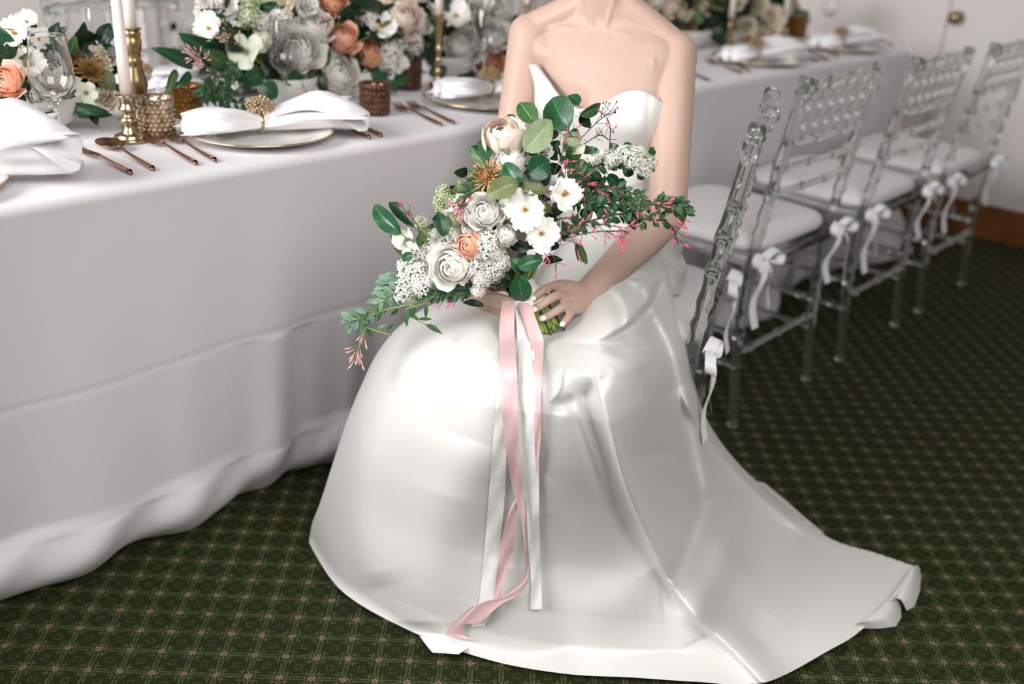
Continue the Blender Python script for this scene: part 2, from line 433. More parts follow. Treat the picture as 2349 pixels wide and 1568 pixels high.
def make_bow(rnd, hang=.12):
    bm = bmesh.new(); wv = Vector((0, .25, 1))
    for sx in (-1, 1):
        L = .055+.015*rnd.random()
        pts = [(0, 0, 0), (sx*L*.5, -.008, .018), (sx*L, -.012, .006), (sx*L*.9, -.014, -.014), (sx*L*.4, -.012, -.01), (0, -.004, 0)]
        strip(bm, spline(pts, 18), Vector((0, 1, .3)), .021)
        e = hang*(.75+.5*rnd.random()); dx = sx*(.02+.045*rnd.random())
        pts = [(0, -.006, 0), (dx*.6, -.02, -e*.25), (dx*1.1, -.012, -e*.6), (dx*.9+.01*rnd.random(), -.022, -e)]
        strip(bm, spline(pts, 14), Vector((1, .3*sx, .25)), .021)
    sphere(bm, (0, -.006, 0), (.010, .009, .010), 8, 6)
    return bm
def make_chair():
    t = thing('chiavari_chair', 'x', 'chair')
    W = .20
    for sx in (-1, 1):
        bm = bmesh.new()
        ringed(bm, [(sx*W, -.01, 0), (sx*W, .012, .22), (sx*W*.99, .01, .43), (sx*W*.97, -.006, .60), (sx*W*.95, -.045, .875)], .0128, [.02, .28, .33, .5, .62, .69, .76, .82, .95, .985], 12)
        ob('back_leg', bm, M_acry, t)
    for sx in (-1, 1):
        bm = bmesh.new(); ringed(bm, [(sx*W*.98, .375, 0), (sx*W*.97, .37, .22), (sx*W*.95, .365, .425)], .0128, [.03, .5, .57, .95], 12); ob('front_leg', bm, M_acry, t)
    def yb(z): return interp(z, [.43, .6, .875], [.01, -.006, -.045])
    bm = bmesh.new(); ringed(bm, [(-W*.95, yb(.85), .85), (0, yb(.86)-.012, .858), (W*.95, yb(.85), .85)], .0125, [.1, .14, .3, .34, .5, .54, .68, .72, .88, .92], 10, 1.4, .015); ob('crest_rail', bm, M_acry, t)
    for z in (.725, .665, .605):
        bm = bmesh.new(); ringed(bm, [(-W*.96, yb(z), z), (0, yb(z)-.012, z), (W*.96, yb(z), z)], .0085, [.12, .36, .64, .88], 10, 1.5, .015); ob('back_rail', bm, M_acry, t)
    sme = None
    for i in range(6):
        x = (i-2.5)*.056
        if sme is None:
            bm = bmesh.new(); ringed(bm, [(0, 0, 0), (0, -.004, .06), (0, -.011, .125)], .0062, [.05, .3, .35, .62, .67, .95], 8, 1.6, .03); sme = bm_me('spindle', bm, M_acry)
        obj('spindle', sme, t, Matrix.Translation((x, yb(.725)-.008, .727)))
    bm = bmesh.new()
    vs = box(bm, (0, .19, .432), (.40, .39, .022)); bmesh.ops.bevel(bm, geom=bm.edges[:], offset=.008, segments=3); ob('seat', bm, M_acry, t)
    for (p, q, z) in (((-W, .01), (-W, .37), .24), ((W, .01), (W, .37), .24), ((-W, .01), (-W, .37), .16), ((W, .01), (W, .37), .16), ((-W, .005), (W, .005), .20), ((-W, .37), (W, .37), .20)):
        bm = bmesh.new(); ringed(bm, [(p[0]*.97, p[1], z), ((p[0]+q[0])/2*.97, (p[1]+q[1])/2, z), (q[0]*.97, q[1], z)], .008, [.15, .5, .85], 8, 1.45, .02); ob('stretcher', bm, M_acry, t)
    # cushion
    bm = bmesh.new(); n = 40; R = []
    for (s, z) in ((0, .445), (.6, .445), (.93, .447), (1.0, .456), (1.005, .466), (.99, .476), (.95, .484), (.75, .492), (.4, .497), (0, .498)):
        ring = []
        for k in range(n):
            a = 2*pi*k/n; c, d = cos(a), sin(a); e = .36
            x = .205*s*abs(c)**e*(1 if c > 0 else -1); y = .20+.195*s*abs(d)**e*(1 if d > 0 else -1)
            ring.append(bm.verts.new((x, y, z)))
        R.append(ring)
    for a, b in zip(R, R[1:]):
        for k in range(n): bm.faces.new((a[k], a[(k+1) % n], b[(k+1) % n], b[k]))
    bmesh.ops.remove_doubles(bm, verts=bm.verts, dist=.0005)
    cu = ob('cushion', bm, M_cush, t)
    rnd = random.Random(3)
    for sx in (-1, 1):
        ob('tie_bow', make_bow(rnd, .16), M_tie, cu, Matrix.Translation((sx*W, -.018, .452)))
    return t
ch = make_chair()
CXs = [(1.662, .918, radians(25.2), "acrylic ladder-back chair turned sideways that the bride sits on"),
       (2.262, 1.04, 0, 'acrylic chair with white tied cushion, directly right of the seated bride'),
       (2.862, 1.035, 0, 'acrylic chair with white tied cushion, second one right of the bride'),
       (3.445, 1.03, 0, 'acrylic chair with white tied cushion, farthest in the row by the wooden baseboard')]
for i, (x, y, rz, lb) in enumerate(CXs):
    if i == 0:
        c = ch; c.location = (x, y, 0); c.rotation_euler = (0, 0, rz); c['label'] = lb; c['group'] = 'acrylic chairs on the near side of the table'
    else: dup(ch, (x, y, 0), rz, lb, 'acrylic chairs on the near side of the table')
for i, (x, lb) in enumerate(((1.42, 'acrylic chair across the table, behind the candles and left flowers'), (.80, 'acrylic chair across the table at the very left edge of the picture'), (2.33, 'acrylic chair across the table hidden behind the tall back flowers'))):
    dup(ch, (x, 2.72, 0), pi, lb, 'acrylic chairs on the far side of the table')
# ------------------------------------------------------------ the bride
person = thing('person', 'seated bride in a strapless white satin gown, bare shoulders, holding flowers', 'person', (1.56, 1.13, 0))
PL = Matrix.Translation(-person.location)
fdir = Vector((-.95, -.31, 0)).normalized(); ldir = Vector((-fdir.y, fdir.x, 0))   # forward, her left
def centre(z):
    return Vector((interp(z, [.45, .6, .8, .93, .98, 1.06, 1.2], [1.57, 1.575, 1.57, 1.56, 1.562, 1.55, 1.54]),
                   interp(z, [.45, .6, .8, .93, .98, 1.06, 1.2], [1.13, 1.13, 1.14, 1.155, 1.165, 1.165, 1.155]), z))
ZK = [.46, .52, .60, .67, .74, .80, .85, .89, .925, .95, .970, .985, 1.000, 1.02, 1.04, 1.08, 1.14]
WK = [.16, .165, .140, .117, .120, .130, .137, .140, .143, .146, .140, .115, .083, .058, .050, .047, .047]
DK = [.11, .12, .100, .085, .086, .092, .094, .090, .080, .070, .060, .050, .045, .046, .047, .047, .047]
def torso(th, z, off=0.0):
    c = centre(z); w_ = interp(z, ZK, WK)+off; d_ = interp(z, ZK, DK)+off
    e = .88
    a = sin(th); b = cos(th)
    p = c + ldir*(w_*abs(a)**e*(1 if a > 0 else -1)) + fdir*(d_*abs(b)**e*(1 if b > 0 else -1))
    for sgn in (-1, 1):
        q = exp(-((th-sgn*radians(36))/radians(30))**2 - ((z-.835)/.045)**2)
        p += fdir*(.036*q) + ldir*(sgn*.006*q)
    return p
Lsh = P(1547, 122, 1.835); Lel = P(1532, 492, 1.80); Lwr = P(1345, 676, 1.655)
Rsh = P(1216, 80, 1.90); Rel = P(1166, 372, 1.93); Rwr = P(1082, 655, 1.68)
bm = bmesh.new()
rings = []
zz = list(np.linspace(.46, 1.14, 60))
for z in zz: rings.append([bm.verts.new(torso(2*pi*k/48, z)) for k in range(48)])
for a, b in zip(rings, rings[1:]):
    for k in range(48): bm.faces.new((a[k], a[(k+1) % 48], b[(k+1) % 48], b[k]))
bm.faces.new(rings[0]); bm.faces.new(rings[-1])
# trapezius slopes, clavicles, sternomastoids
nk = centre(1.06)
for sh, sg in ((Lsh, 1), (Rsh, -1)):
    capsule(bm, [nk+Vector((0, 0, .0)), nk+ldir*sg*.05+Vector((0, 0, -.045)), sh+Vector((0, 0, .010))], [.036, .030, .030], 14)
    notch = centre(.972)+fdir*.047
    cl = [notch+ldir*sg*.014, notch+ldir*sg*.055+Vector((0, 0, .006))-fdir*.001, sh-ldir*sg*.018+Vector((0, 0, .012))+fdir*.012]
    capsule(bm, spline(cl, 6), [.0072]*7, 8)
    capsule(bm, [notch+ldir*sg*.010+Vector((0, 0, .004)), centre(1.05)+fdir*.034+ldir*sg*.028, centre(1.13)+ldir*sg*.042+fdir*.01], [.005, .008, .012], 8)
    capsule(bm, [centre(.915)+ldir*sg*.04+fdir*.034, centre(.925)+ldir*sg*.09+fdir*.028, sh-ldir*sg*.004+Vector((0, 0, -.022))+fdir*.004], [.030, .036, .036], 14)
def limb(a, b, ra, rm, rb, bow=(0, 0, 0), n=14):
    pts = spline([a, (a+b)/2+Vector(bow), b], n); rad = [interp(i/n, [0, .3, .55, 1], [ra, rm, (rm*.6+rb*.4), rb]) for i in range(n+1)]
    capsule(bm, pts, rad, 40)
limb(Lsh, Lel, .041, .0395, .033); limb(Lel, Lwr, .034, .036, .0225)
limb(Rsh, Rel, .041, .038, .032); limb(Rel, Rwr, .032, .034, .0225)
sphere(bm, Lsh+Vector((0, 0, -.012)), (.044, .044, .052)); sphere(bm, Rsh+Vector((0, 0, -.012)), (.043, .043, .052))
# left hand: back of the hand and four fingers closing on the stems, thumb behind
def chain(pts, rad): capsule(bm, spline([P(*p) for p in pts], 9), [interp(i/9, np.linspace(0, 1, len(rad)), rad) for i in range(10)], 12)
chain([(1350, 678, 1.655), (1318, 672, 1.632), (1285, 663, 1.612)], [.0195, .0165, .0115])
chain([(1350, 682, 1.655), (1322, 682, 1.630), (1297, 684, 1.606)], [.0195, .0165, .0115])
chain([(1352, 686, 1.657), (1330, 694, 1.634), (1309, 699, 1.608)], [.0185, .0155, .0110])
chain([(1354, 690, 1.660), (1338, 702, 1.642), (1320, 709, 1.618)], [.0180, .0145, .0100])
NAILS = []
FR = .0075
def finger(pts, r):
    chain(pts, [r*1.12, r*1.0, r*1.04, r*.95, r*.86])
    a, b = P(*pts[-1]), P(*pts[-2]); NAILS.append((a, (a-b).normalized(), r))
finger([(1284, 662, 1.610), (1264, 658, 1.590), (1247, 665, 1.578), (1234, 675, 1.573), (1225, 684, 1.573)], FR)
finger([(1298, 681, 1.602), (1282, 677, 1.582), (1265, 683, 1.568), (1245, 697, 1.561), (1228, 709, 1.562)], FR)
finger([(1311, 700, 1.608), (1300, 700, 1.594), (1286, 706, 1.582), (1267, 718, 1.573), (1248, 729, 1.572)], FR)
finger([(1320, 710, 1.617), (1312, 716, 1.604), (1305, 724, 1.592), (1297, 735, 1.583), (1290, 744, 1.578)], FR*.88)
chain([(1338, 668, 1.655), (1305, 655, 1.665), (1275, 655, 1.668), (1250, 668, 1.662)], [.013, .011, .0095, .008])
# right hand: comes round the stems from her right, fingers running behind the ribbons
chain([(1082, 655, 1.68), (1100, 672, 1.655), (1118, 684, 1.630)], [.0195, .0175, .0125])
chain([(1086, 662, 1.68), (1104, 682, 1.655), (1124, 696, 1.632)], [.0195, .0175, .0125])
chain([(1088, 668, 1.68), (1110, 692, 1.660), (1134, 708, 1.638)], [.018, .0155, .0115])
finger([(1112, 678, 1.632), (1132, 680, 1.612), (1155, 686, 1.603), (1178, 694, 1.605), (1196, 702, 1.610)], FR*1.15)
finger([(1120, 690, 1.632), (1138, 697, 1.614), (1158, 704, 1.606), (1180, 712, 1.607), (1198, 718, 1.612)], FR*1.12)
finger([(1130, 704, 1.636), (1144, 712, 1.620), (1160, 719, 1.612), (1182, 726, 1.612), (1200, 732, 1.616)], FR*1.05)
finger([(1136, 712, 1.650), (1150, 722, 1.632), (1166, 730, 1.622), (1184, 737, 1.620), (1198, 742, 1.624)], FR*.9)
chain([(1096, 660, 1.672), (1122, 655, 1.660), (1148, 654, 1.655), (1170, 662, 1.655)], [.013, .011, .0095, .008])
# head above the frame
hc = centre(1.2)+Vector((0, 0, .03))+fdir*.015
for (f_, l_, z_, rx, rz_) in ((0, 0, .035, .074, .088), (.022, 0, -.03, .052, .062), (.05, 0, -.062, .024, .022)):
    c0 = hc+fdir*f_+ldir*l_+Vector((0, 0, z_))
    sphere(bm, c0, (rx*1.08, rx*1.02, rz_), 24, 16)
capsule(bm, [hc+fdir*.078+Vector((0, 0, .022)), hc+fdir*.094+Vector((0, 0, -.012))], [.006, .010], 8)
for sg in (-1, 1):
    capsule(bm, [hc+ldir*sg*.074+Vector((0, 0, .02)), hc+ldir*sg*.072+Vector((0, 0, -.018))], [.013, .009], 8)
    capsule(bm, [hc+fdir*.075+ldir*sg*.012+Vector((0, 0, -.035)), hc+fdir*.079+Vector((0, 0, -.036))], [.006, .008], 8)
raw = bm_me('raw_body', bm, M_skin)
tmp = bpy.data.objects.new('raw_body', raw); COL.objects.link(tmp)
md = tmp.modifiers.new('r', 'REMESH'); md.mode = 'VOXEL'; md.voxel_size = .0026; md.adaptivity = 0; md.use_smooth_shade = True
ms = tmp.modifiers.new('s', 'SMOOTH'); ms.factor = .5; ms.iterations = 7
dg = bpy.context.evaluated_depsgraph_get(); me = bpy.data.meshes.new_from_object(tmp.evaluated_get(dg), depsgraph=dg)
bpy.data.objects.remove(tmp)
me.materials.clear(); me.materials.append(M_skin); smooth(me)
body = obj('body', me, person, PL)
BV_body = BVHTree.FromPolygons([v.co for v in me.vertices], [tuple(p.vertices) for p in me.polygons])
for (a, d, r) in NAILS[:4]:
    tc = (CAM-a).normalized(); nrm = (tc - d*tc.dot(d)).normalized(); x = d.cross(nrm)
    nm = nrm*.8 + Vector((0, 0, .3)); nm = (nm - d*nm.dot(d)).normalized(); x = d.cross(nm)
    bm = bmesh.new(); sphere(bm, (0, 0, 0), (r*.66, r*.92, r*.30), 12, 8)
    q = a + nm*(r*.62) + d*(r*.25)
    ob('fingernail', bm, M_nail, person, PL @ basis(x, d, nm, q))
# face and hair (above the picture)
for sg in (-1, 1):
    bm = bmesh.new(); sphere(bm, hc+fdir*.074+ldir*sg*.030+Vector((0, 0, .012)), .011, 12, 8)
    ob('eye', bm, M_porc, person, PL)
bm = bmesh.new(); sphere(bm, hc+Vector((0, 0, .05))-fdir*.018, (.088, .086, .086), 24, 16); sphere(bm, hc-fdir*.10+Vector((0, 0, .0)), (.045, .045, .04), 16, 12)
ob('hair', bm, M_hair, person, PL)
bm = bmesh.new()
capsule(bm, [hc+fdir*.083+ldir*.016+Vector((0, 0, -.036)), hc+fdir*.089+Vector((0, 0, -.035)), hc+fdir*.083-ldir*.016+Vector((0, 0, -.036))], [.003, .005, .003], 8); ob('lips', bm, M_lpink, person, PL)

# bodice
TKS = [-180, -100, -75, -58, -48, -30, -8, 0, 12, 30, 45, 62, 78, 100, 180]
NKS = [.80, .83, .868, .903, .912, .885, .845, .845, .876, .896, .886, .864, .842, .82, .80]
def neckline(th):
    d = math.degrees(th)
    return sum(interp(d+q, TKS, NKS) for q in (-9, -6, -3, 0, 3, 6, 9))/7 if d > -30 else interp(d, TKS, NKS)
bm = bmesh.new(); NB = 144; NV = 60; G = []
for i in range(NB):
    th = -pi + 2*pi*i/NB; col = []; zn = neckline(th)
    zn2 = zn
    for k in range(NV+1):
        z = .50 + (zn2-.50)*k/NV
        off = .006 + .004*max(0, k/NV-.93)/.07
        p = torso(th, z, off)
        dd = math.degrees(th)
        # princess seams and soft waist wrinkles
        for s0 in (-44, 44):
            sx = s0 + (z-.84)*(-90 if s0 > 0 else 90)*.4
            p -= fdir*.0022*exp(-((dd-sx)/2.2)**2)
        if z < .74:
            p += (p-centre(z)).normalized()*(.004*sin(z*120+dd*.05+sin(dd*.08)*2)*max(0, min(1, (.74-z)/.08)))
        # the pointed cup stands away from the chest
        st = exp(-((dd+50)/16)**2)*max(0, (z-.86)/.05)
        p += (ldir*(-.010)+fdir*.014)*st
        col.append(bm.verts.new(p))
    # fold over to an inner lip
    ti = torso(th, zn2, .003); ti2 = torso(th, zn2-.012, .002)
    col.append(bm.verts.new(col[-1].co.lerp(ti, .6)+Vector((0, 0, .0012)))); col.append(bm.verts.new(ti2))
    G.append(col)
for i in range(NB):
    a, b = G[i], G[(i+1) % NB]
    for k in range(len(a)-1): bm.faces.new((a[k], b[k], b[k+1], a[k+1]))
ob('bodice', bm, M_dress, person, PL)

# skirt: a Coons patch between left edge, right edge, waist and hem, then folds
VK = [0, .1, .2, .3, .4, .5, .6, .7, .8, .9, 1]
LP = [(1290, 560), (1170, 660), (1012, 690), (925, 740), (868, 805), (830, 880), (797, 960), (764, 1060), (735, 1150), (716, 1200), (708, 1245)]
LD = [1.88, 1.86, 1.82, 1.80, 1.80, 1.80, 1.82, 1.86, 1.90, 1.94, 1.985]
RP = [(1512, 560), (1540, 650), (1548, 715), (1574, 795), (1594, 880), (1626, 970), (1692, 1060), (1785, 1145), (1900, 1232), (2010, 1268), (2110, 1302)]
RD = [1.93, 1.93, 1.88, 1.84, 1.86, 1.93, 2.05, 2.14, 2.12, 2.08, 2.02]
BP = [(708, 1245), (790, 1360), (960, 1455), (1130, 1515), (1300, 1545), (1450, 1553), (1600, 1563), (1750, 1566), (1900, 1492), (1985, 1436), (2110, 1302)]
def cr(arr, t):
    m = len(arr)-1; t = min(max(t, 0), 1)*m; k = min(int(t), m-1); t -= k
    g = lambda i: np.array(arr[min(max(i, 0), m)], float)
    p0, p1, p2, p3 = g(k-1), g(k), g(k+1), g(k+2)
    return .5*((2*p1)+(p2-p0)*t+(2*p0-5*p1+4*p2-p3)*t*t+(3*p1-p0-3*p2+p3)*t*t*t)
def dfl(px, py, z=0): return depth(onz(px, py, z))
L3 = [(p[0], p[1], d) for p, d in zip(LP, LD)]; R3 = [(p[0], p[1], d) for p, d in zip(RP, RD)]
B3 = [(p[0], p[1], dfl(*p)) for p in BP]; B3[0] = L3[-1]; B3[-1] = R3[-1]
T3 = [(1290, 560, 1.88), (1340, 552, 1.83), (1400, 548, 1.81), (1460, 552, 1.83), (1512, 560, 1.93)]
BULV = [.06, .13, .23, .27, .25, .20, .15, .10, .055, .02, 0]
def coons(u, v):
    L = cr(L3, v); R = cr(R3, v); T = cr(T3, u); B = cr(B3, u)
    c00, c10, c01, c11 = np.array(L3[0]), np.array(R3[0]), np.array(L3[-1]), np.array(R3[-1])
    return (1-u)*L+u*R+(1-v)*T+v*B-((1-u)*(1-v)*c00+u*(1-v)*c10+(1-u)*v*c01+u*v*c11)
def sdist(px, py, line):
    """vectorised signed distance (positive = picture right of a downward line) and arc fraction"""
    best = np.full(px.shape, 1e9); sg = np.zeros(px.shape); fr = np.zeros(px.shape); n = len(line)-1
    for i in range(n):
        ax, ay = line[i]; bx, by = line[i+1]; dx, dy = bx-ax, by-ay; l2 = dx*dx+dy*dy
        t = np.clip(((px-ax)*dx+(py-ay)*dy)/l2, 0, 1); ex = px-(ax+t*dx); ey = py-(ay+t*dy); d = np.hypot(ex, ey)
        s = np.sign(-(dx*ey-dy*ex)); m = d < best
        best = np.where(m, d, best); sg = np.where(m, s, sg); fr = np.where(m, (i+t)/n, fr)
    return best*sg, fr
def sp2(line, n=24):
    return [(p.x, p.y) for p in spline([(a, b, 0) for a, b in line], n)]
FOLDS = [ # line, width left, width right, height towards the viewer, taper start, taper end
 ([(1385, 790), (1372, 850), (1385, 920), (1405, 1000), (1432, 1100), (1482, 1225), (1540, 1335), (1600, 1415), (1680, 1490), (1748, 1562)], 10, 70, .040, .05, .0),
 ([(1340, 860), (1338, 930), (1365, 1020), (1392, 1110), (1432, 1210), (1490, 1310)], 26, 24, -.022, .2, .2),
 ([(1310, 890), (1335, 960), (1368, 1050), (1395, 1130)], 9, 12, .009, .2, .2),
 ([(1478, 700), (1530, 800), (1556, 900), (1582, 1010), (1612, 1135)], 20, 9, -.022, .1, .15),
 ([(1612, 1130), (1590, 1200), (1565, 1270), (1540, 1335)], 14, 20, -.012, .1, .1),
 ([(1556, 890), (1600, 965), (1650, 1035), (1730, 1125), (1820, 1200), (1900, 1245), (1960, 1258)], 9, 45, .032, .1, .15),
 ([(1250, 765), (1310, 785), (1370, 786), (1420, 768), (1465, 733), (1500, 690), (1518, 640)], 8, 8, -.014, .1, .1),
 ([(1395, 655), (1430, 690), (1440, 735), (1425, 760)], 9, 22, .014, .2, .3),
 ([(1440, 640), (1478, 660), (1490, 690), (1478, 715)], 8, 18, .012, .2, .3),
 ([(1338, 780), (1318, 815), (1290, 850), (1283, 890), (1262, 925)], 5, 5, .006, .15, .15),
 ([(1405, 850), (1360, 890), (1300, 925), (1262, 930)], 16, 16, -.010, .2, .2),
 ([(1560, 1330), (1500, 1300), (1440, 1360), (1300, 1420)], 60, 60, .010, .3, .3),
 ([(1690, 1180), (1660, 1280), (1600, 1400), (1620, 1460)], 40, 40, .016, .3, .3),
 ([(1840, 1290), (1800, 1380), (1740, 1460)], 50, 50, .014, .3, .3),
 ([(1230, 1180), (1250, 1320), (1300, 1450), (1330, 1540)], 60, 50, -.012, .3, .0),
 ([(1060, 1000), (1010, 1150), (960, 1330), (950, 1450)], 90, 90, .022, .3, .1),
 ([(850, 900), (840, 1050), (830, 1200), (860, 1350)], 40, 60, .012, .3, .1),
 ([(1455, 790), (1470, 900), (1500, 1040)], 55, 45, .034, .2, .4),
 ([(1180, 800), (1185, 950), (1190, 1100), (1150, 1300)], 70, 50, -.022, .2, .3),
]
NU, NVV = 260, 260
us = np.linspace(0, 1, NU+1); vs_ = np.linspace(0, 1, NVV+1)
GX = np.zeros((NVV+1, NU+1)); GY = GX.copy(); GD = GX.copy()
for j, v in enumerate(vs_):
    b = interp(v, VK, BULV)
    for i, u in enumerate(us):
        q = coons(u, v); GX[j, i], GY[j, i] = q[0], q[1]; GD[j, i] = q[2] - b*(sin(pi*u))**.75
edge = np.minimum(1, np.minimum(us, 1-us)/.04)[None, :]
for (ln, wl, wr, hh, t0, t1) in FOLDS:
    d, fr = sdist(GX, GY, sp2(ln))
    wv = np.where(d < 0, wl, wr); k = np.exp(-(d/wv)**2)
    if t0 > 0: k = k*np.clip(fr/t0, 0, 1)
    if t1 > 0: k = k*np.clip((1-fr)/t1, 0, 1)
    GD = GD - 1.3*hh*k*edge
# overskirt swell above its lower edge
d, fr = sdist(GX, GY, sp2([(1230, 755), (1310, 785), (1370, 786), (1420, 768), (1465, 733), (1500, 690), (1518, 640)]))
GD = GD - .035*np.where(d > 0, np.exp(-(d/60)**2)*(1-np.exp(-(d/10)**2)), 0)*edge*(GY > 640)
d2 = ((GX-1245)/125)**2+((GY-690)/95)**2       # the lap dips between the thighs under the hands
flo = 1.665 - .10*np.clip((GY-700)/160, 0, 1) - .22*(1-np.exp(-np.clip(d2-.35, 0, 9)*.55))
_q = (GD-flo)/.03; GD = np.where(_q > 25, GD, flo + .03*np.log1p(np.exp(np.clip(_q, -30, 25))))
def clampz(px, py, dd, zmin):
    r = ray(px, py); z = CAM.z + r.z*dd/F
    if z < zmin + .03:                      # soft landing on the floor
        zz_ = zmin + .03*exp((z-zmin-.03)/.03)
        dd = (zz_-CAM.z)/r.z*F
    return dd
bm = bmesh.new(); SV = []
for j in range(NVV+1):
    row = []
    for i in range(NU+1):
        px, py = GX[j, i], GY[j, i]; zm = .006+.012*(1-vs_[j])
        lift = .012*max(0, sin(us[i]*17)+.2*sin(us[i]*40))*(vs_[j] > .98)
        dd = clampz(px, py, GD[j, i], zm)
        row.append(bm.verts.new(P(px, py, dd)))
    SV.append(row)
for a, b in zip(SV, SV[1:]):
    for k in range(NU): bm.faces.new((a[k], a[k+1], b[k+1], b[k]))
# back of the skirt
BVv = []
for j in range(0, NVV+1, 5):
    row = []
    for i in range(0, NU+1, 5):
        px, py = GX[j, i], GY[j, i]; u = us[i]; v = vs_[j]
        if i in (0, NU) or j in (NVV,): row.append(SV[j][i]); continue
        q = coons(u, v); bk = interp(v, [0, .1, .3, .6, .85, 1], [.10, .20, .16, .20, .1, 0])*sin(pi*u)**.6
        row.append(bm.verts.new(P(px, py, max(GD[j, i]+.004, clampz(px, py, q[2]+bk, .001)) if CAM.z+ray(px, py).z*(q[2]+bk)/F > .03 else clampz(px, py, q[2]+bk, .0005))))
    BVv.append(row)
for a, b in zip(BVv, BVv[1:]):
    for k in range(len(a)-1):
        try: bm.faces.new((a[k], b[k], b[k+1], a[k+1]))
        except ValueError: pass
skirt = ob('skirt', bm, M_dress, person, PL)
BV_sk = BVHTree.FromPolygons([v.co for v in skirt.data.vertices], [tuple(p.vertices) for p in skirt.data.polygons])
def on_dress(px, py, lift=.012):
    r = ray(px, py).normalized(); h = BV_sk.ray_cast(CAM, r)
    if h[0] is None: return onz(px, py, .012)
    return h[0] - r*lift
# curled train tip showing the lining
bm = bmesh.new(); A = []
for (o_, i_) in (((2110, 1302), (2085, 1312)), ((2113, 1325), (2070, 1335)), ((2110, 1355), (2052, 1358)), ((2098, 1390), (2040, 1378)), ((2080, 1400), (2045, 1372))):
    zo = onz(o_[0], o_[1], .012); zi = onz(i_[0], i_[1], .035)
    A.append([bm.verts.new(p) for p in spline([zo, zo.lerp(zi, .5)+Vector((0, 0, .012)), zi], 6)])
for a, b in zip(A, A[1:]):
    for k in range(6): bm.faces.new((a[k], a[k+1], b[k+1], b[k]))
A = []
for (o_, i_) in (((2066, 1384), (2040, 1372)), ((2068, 1415), (2015, 1398)), ((2055, 1436), (1992, 1415)), ((2020, 1441), (1975, 1425)), ((1972, 1441), (1962, 1436))):
    zo = onz(o_[0], o_[1], .008); zi = onz(i_[0], i_[1], .03)
    A.append([bm.verts.new(p) for p in spline([zo, zo.lerp(zi, .5)+Vector((0, 0, .010)), zi], 6)])
for a, b in zip(A, A[1:]):
    for k in range(6): bm.faces.new((a[k], a[k+1], b[k+1], b[k]))
ob('train_lining', bm, M_dress, skirt, Matrix.Identity(4))
bm = bmesh.new(); A = []
for (p, q) in (((1738, 1103), (1748, 1125)), ((1755, 1108), (1775, 1150)), ((1800, 1145), (1815, 1185)), ((1845, 1185), (1850, 1210)), ((1890, 1222), (1880, 1235))):
    A.append([bm.verts.new(onz(p[0], p[1], .004)), bm.verts.new(onz(q[0], q[1], .010))])
for a, b in zip(A, A[1:]): bm.faces.new((a[0], a[1], b[1], b[0]))
ob('train_edge', bm, M_dress, skirt, Matrix.Identity(4))

# ------------------------------------------------------------ flower and leaf makers (shared meshes)
def petal_grid(bm, M, L, W, rc, curl, ruff=0, nu=6, nv=6, tip=.5, seed=0, mi=0, notch=0, base=.25):
    rnd = random.Random(seed); ph = rnd.random()*6; rows = []
    for j in range(nv+1):
        v = j/nv
        wid = W*(base+(1-base)*sin(min(1, v/.62)*pi/2)) if v < .62 else W*sqrt(max(0, 1-((v-.62)/.40)**2))**(tip*1.6)
        row = []
        for i in range(nu+1):
            u = -1+2*i/nu; a = u*wid/2/rc
            x = rc*sin(a); y = rc*(1-cos(a)); z = L*v
            y -= curl*L*v**2.6; z -= abs(curl)*L*.28*v**3
            if ruff:
                rr = ruff*L*v*v; y += rr*sin(u*6+ph)+rr*.5*sin(u*13+ph*2); z += rr*.5*sin(u*9+ph)
            if notch: z -= notch*L*v**4*exp(-(u/.35)**2)
            row.append(bm.verts.new(M @ Vector((x, -y, z))))
        rows.append(row)
    for a, b in zip(rows, rows[1:]):
        for k in range(nu):
            f = bm.faces.new((a[k], a[k+1], b[k+1], b[k])); f.material_index = mi
def pet_M(ang, tilt, r0, z0=0):
    # petal local: grows +Z, hollow side toward the axis; tilt 0 = upright, 90 = flat
    return Matrix.Rotation(ang, 4, 'Z') @ Matrix.Translation((0, -r0, z0)) @ Matrix.Rotation(tilt, 4, 'X')
def shell_petals(bm, n, r0, r1, top0, top1, w0, w1, lip, seed, nu=7, nv=7, wav=.03, rmod=.5):
    """petals as overlapping cupped shells round a centre, inner ones closed, outer ones opening"""
    rnd = random.Random(seed)
    for i in range(n):
        t = i/(n-1); az = i*2.39996+rnd.uniform(-.25, .25); Rr = (r0+(r1-r0)*t**.9)*rnd.uniform(.97, 1.03)
        top = radians(top0+(top1-top0)*t**1.2)+rnd.uniform(-.06, .06); dw = radians(w0+(w1-w0)*t); ph = rnd.random()*6
        rows = []
        for j in range(nv+1):
            v = j/nv; row = []
            for k in range(nu+1):
                u = -1+2*k/nu
                th = radians(150)+(top-radians(150))*v + .20*u*u*v*v*(1-.5*t)*1.6
                wd = dw*(.55+.45*sin(min(1, v/.7)*pi/2))*(1-.30*max(0, (v-.72)/.28)**2)
                r = Rr*(1+.05*u+lip*(.35+t)*max(0, (v-.62)/.38)**2+wav*v*v*sin(u*5+ph))
                z = r*cos(th)*(.92)-.18*Rr*t+.10*(1-t)
                rr_ = r*sin(th)+.006; a = az+u*wd/max(.35, sin(max(th, .5)))*.75
                row.append(bm.verts.new((rr_*cos(a), rr_*sin(a), z)))
            rows.append(row)
        for a_, b_ in zip(rows, rows[1:]):
            for k in range(nu): bm.faces.new((a_[k], a_[k+1], b_[k+1], b_[k]))
def rose_me(name, m, seed, n=30, openness=1.0, ruff=.02, mats=None, tight=.0):
    bm = bmesh.new()
    shell_petals(bm, n, .16, .90, 8, 36+30*openness, 62, 46, .11, seed)
    if openness > .8: shell_petals(bm, 6, .93, 1.0, 72, 84, 44, 46, .22, seed+50)
    return bm_me(name, bm, mats or [m], True, False)
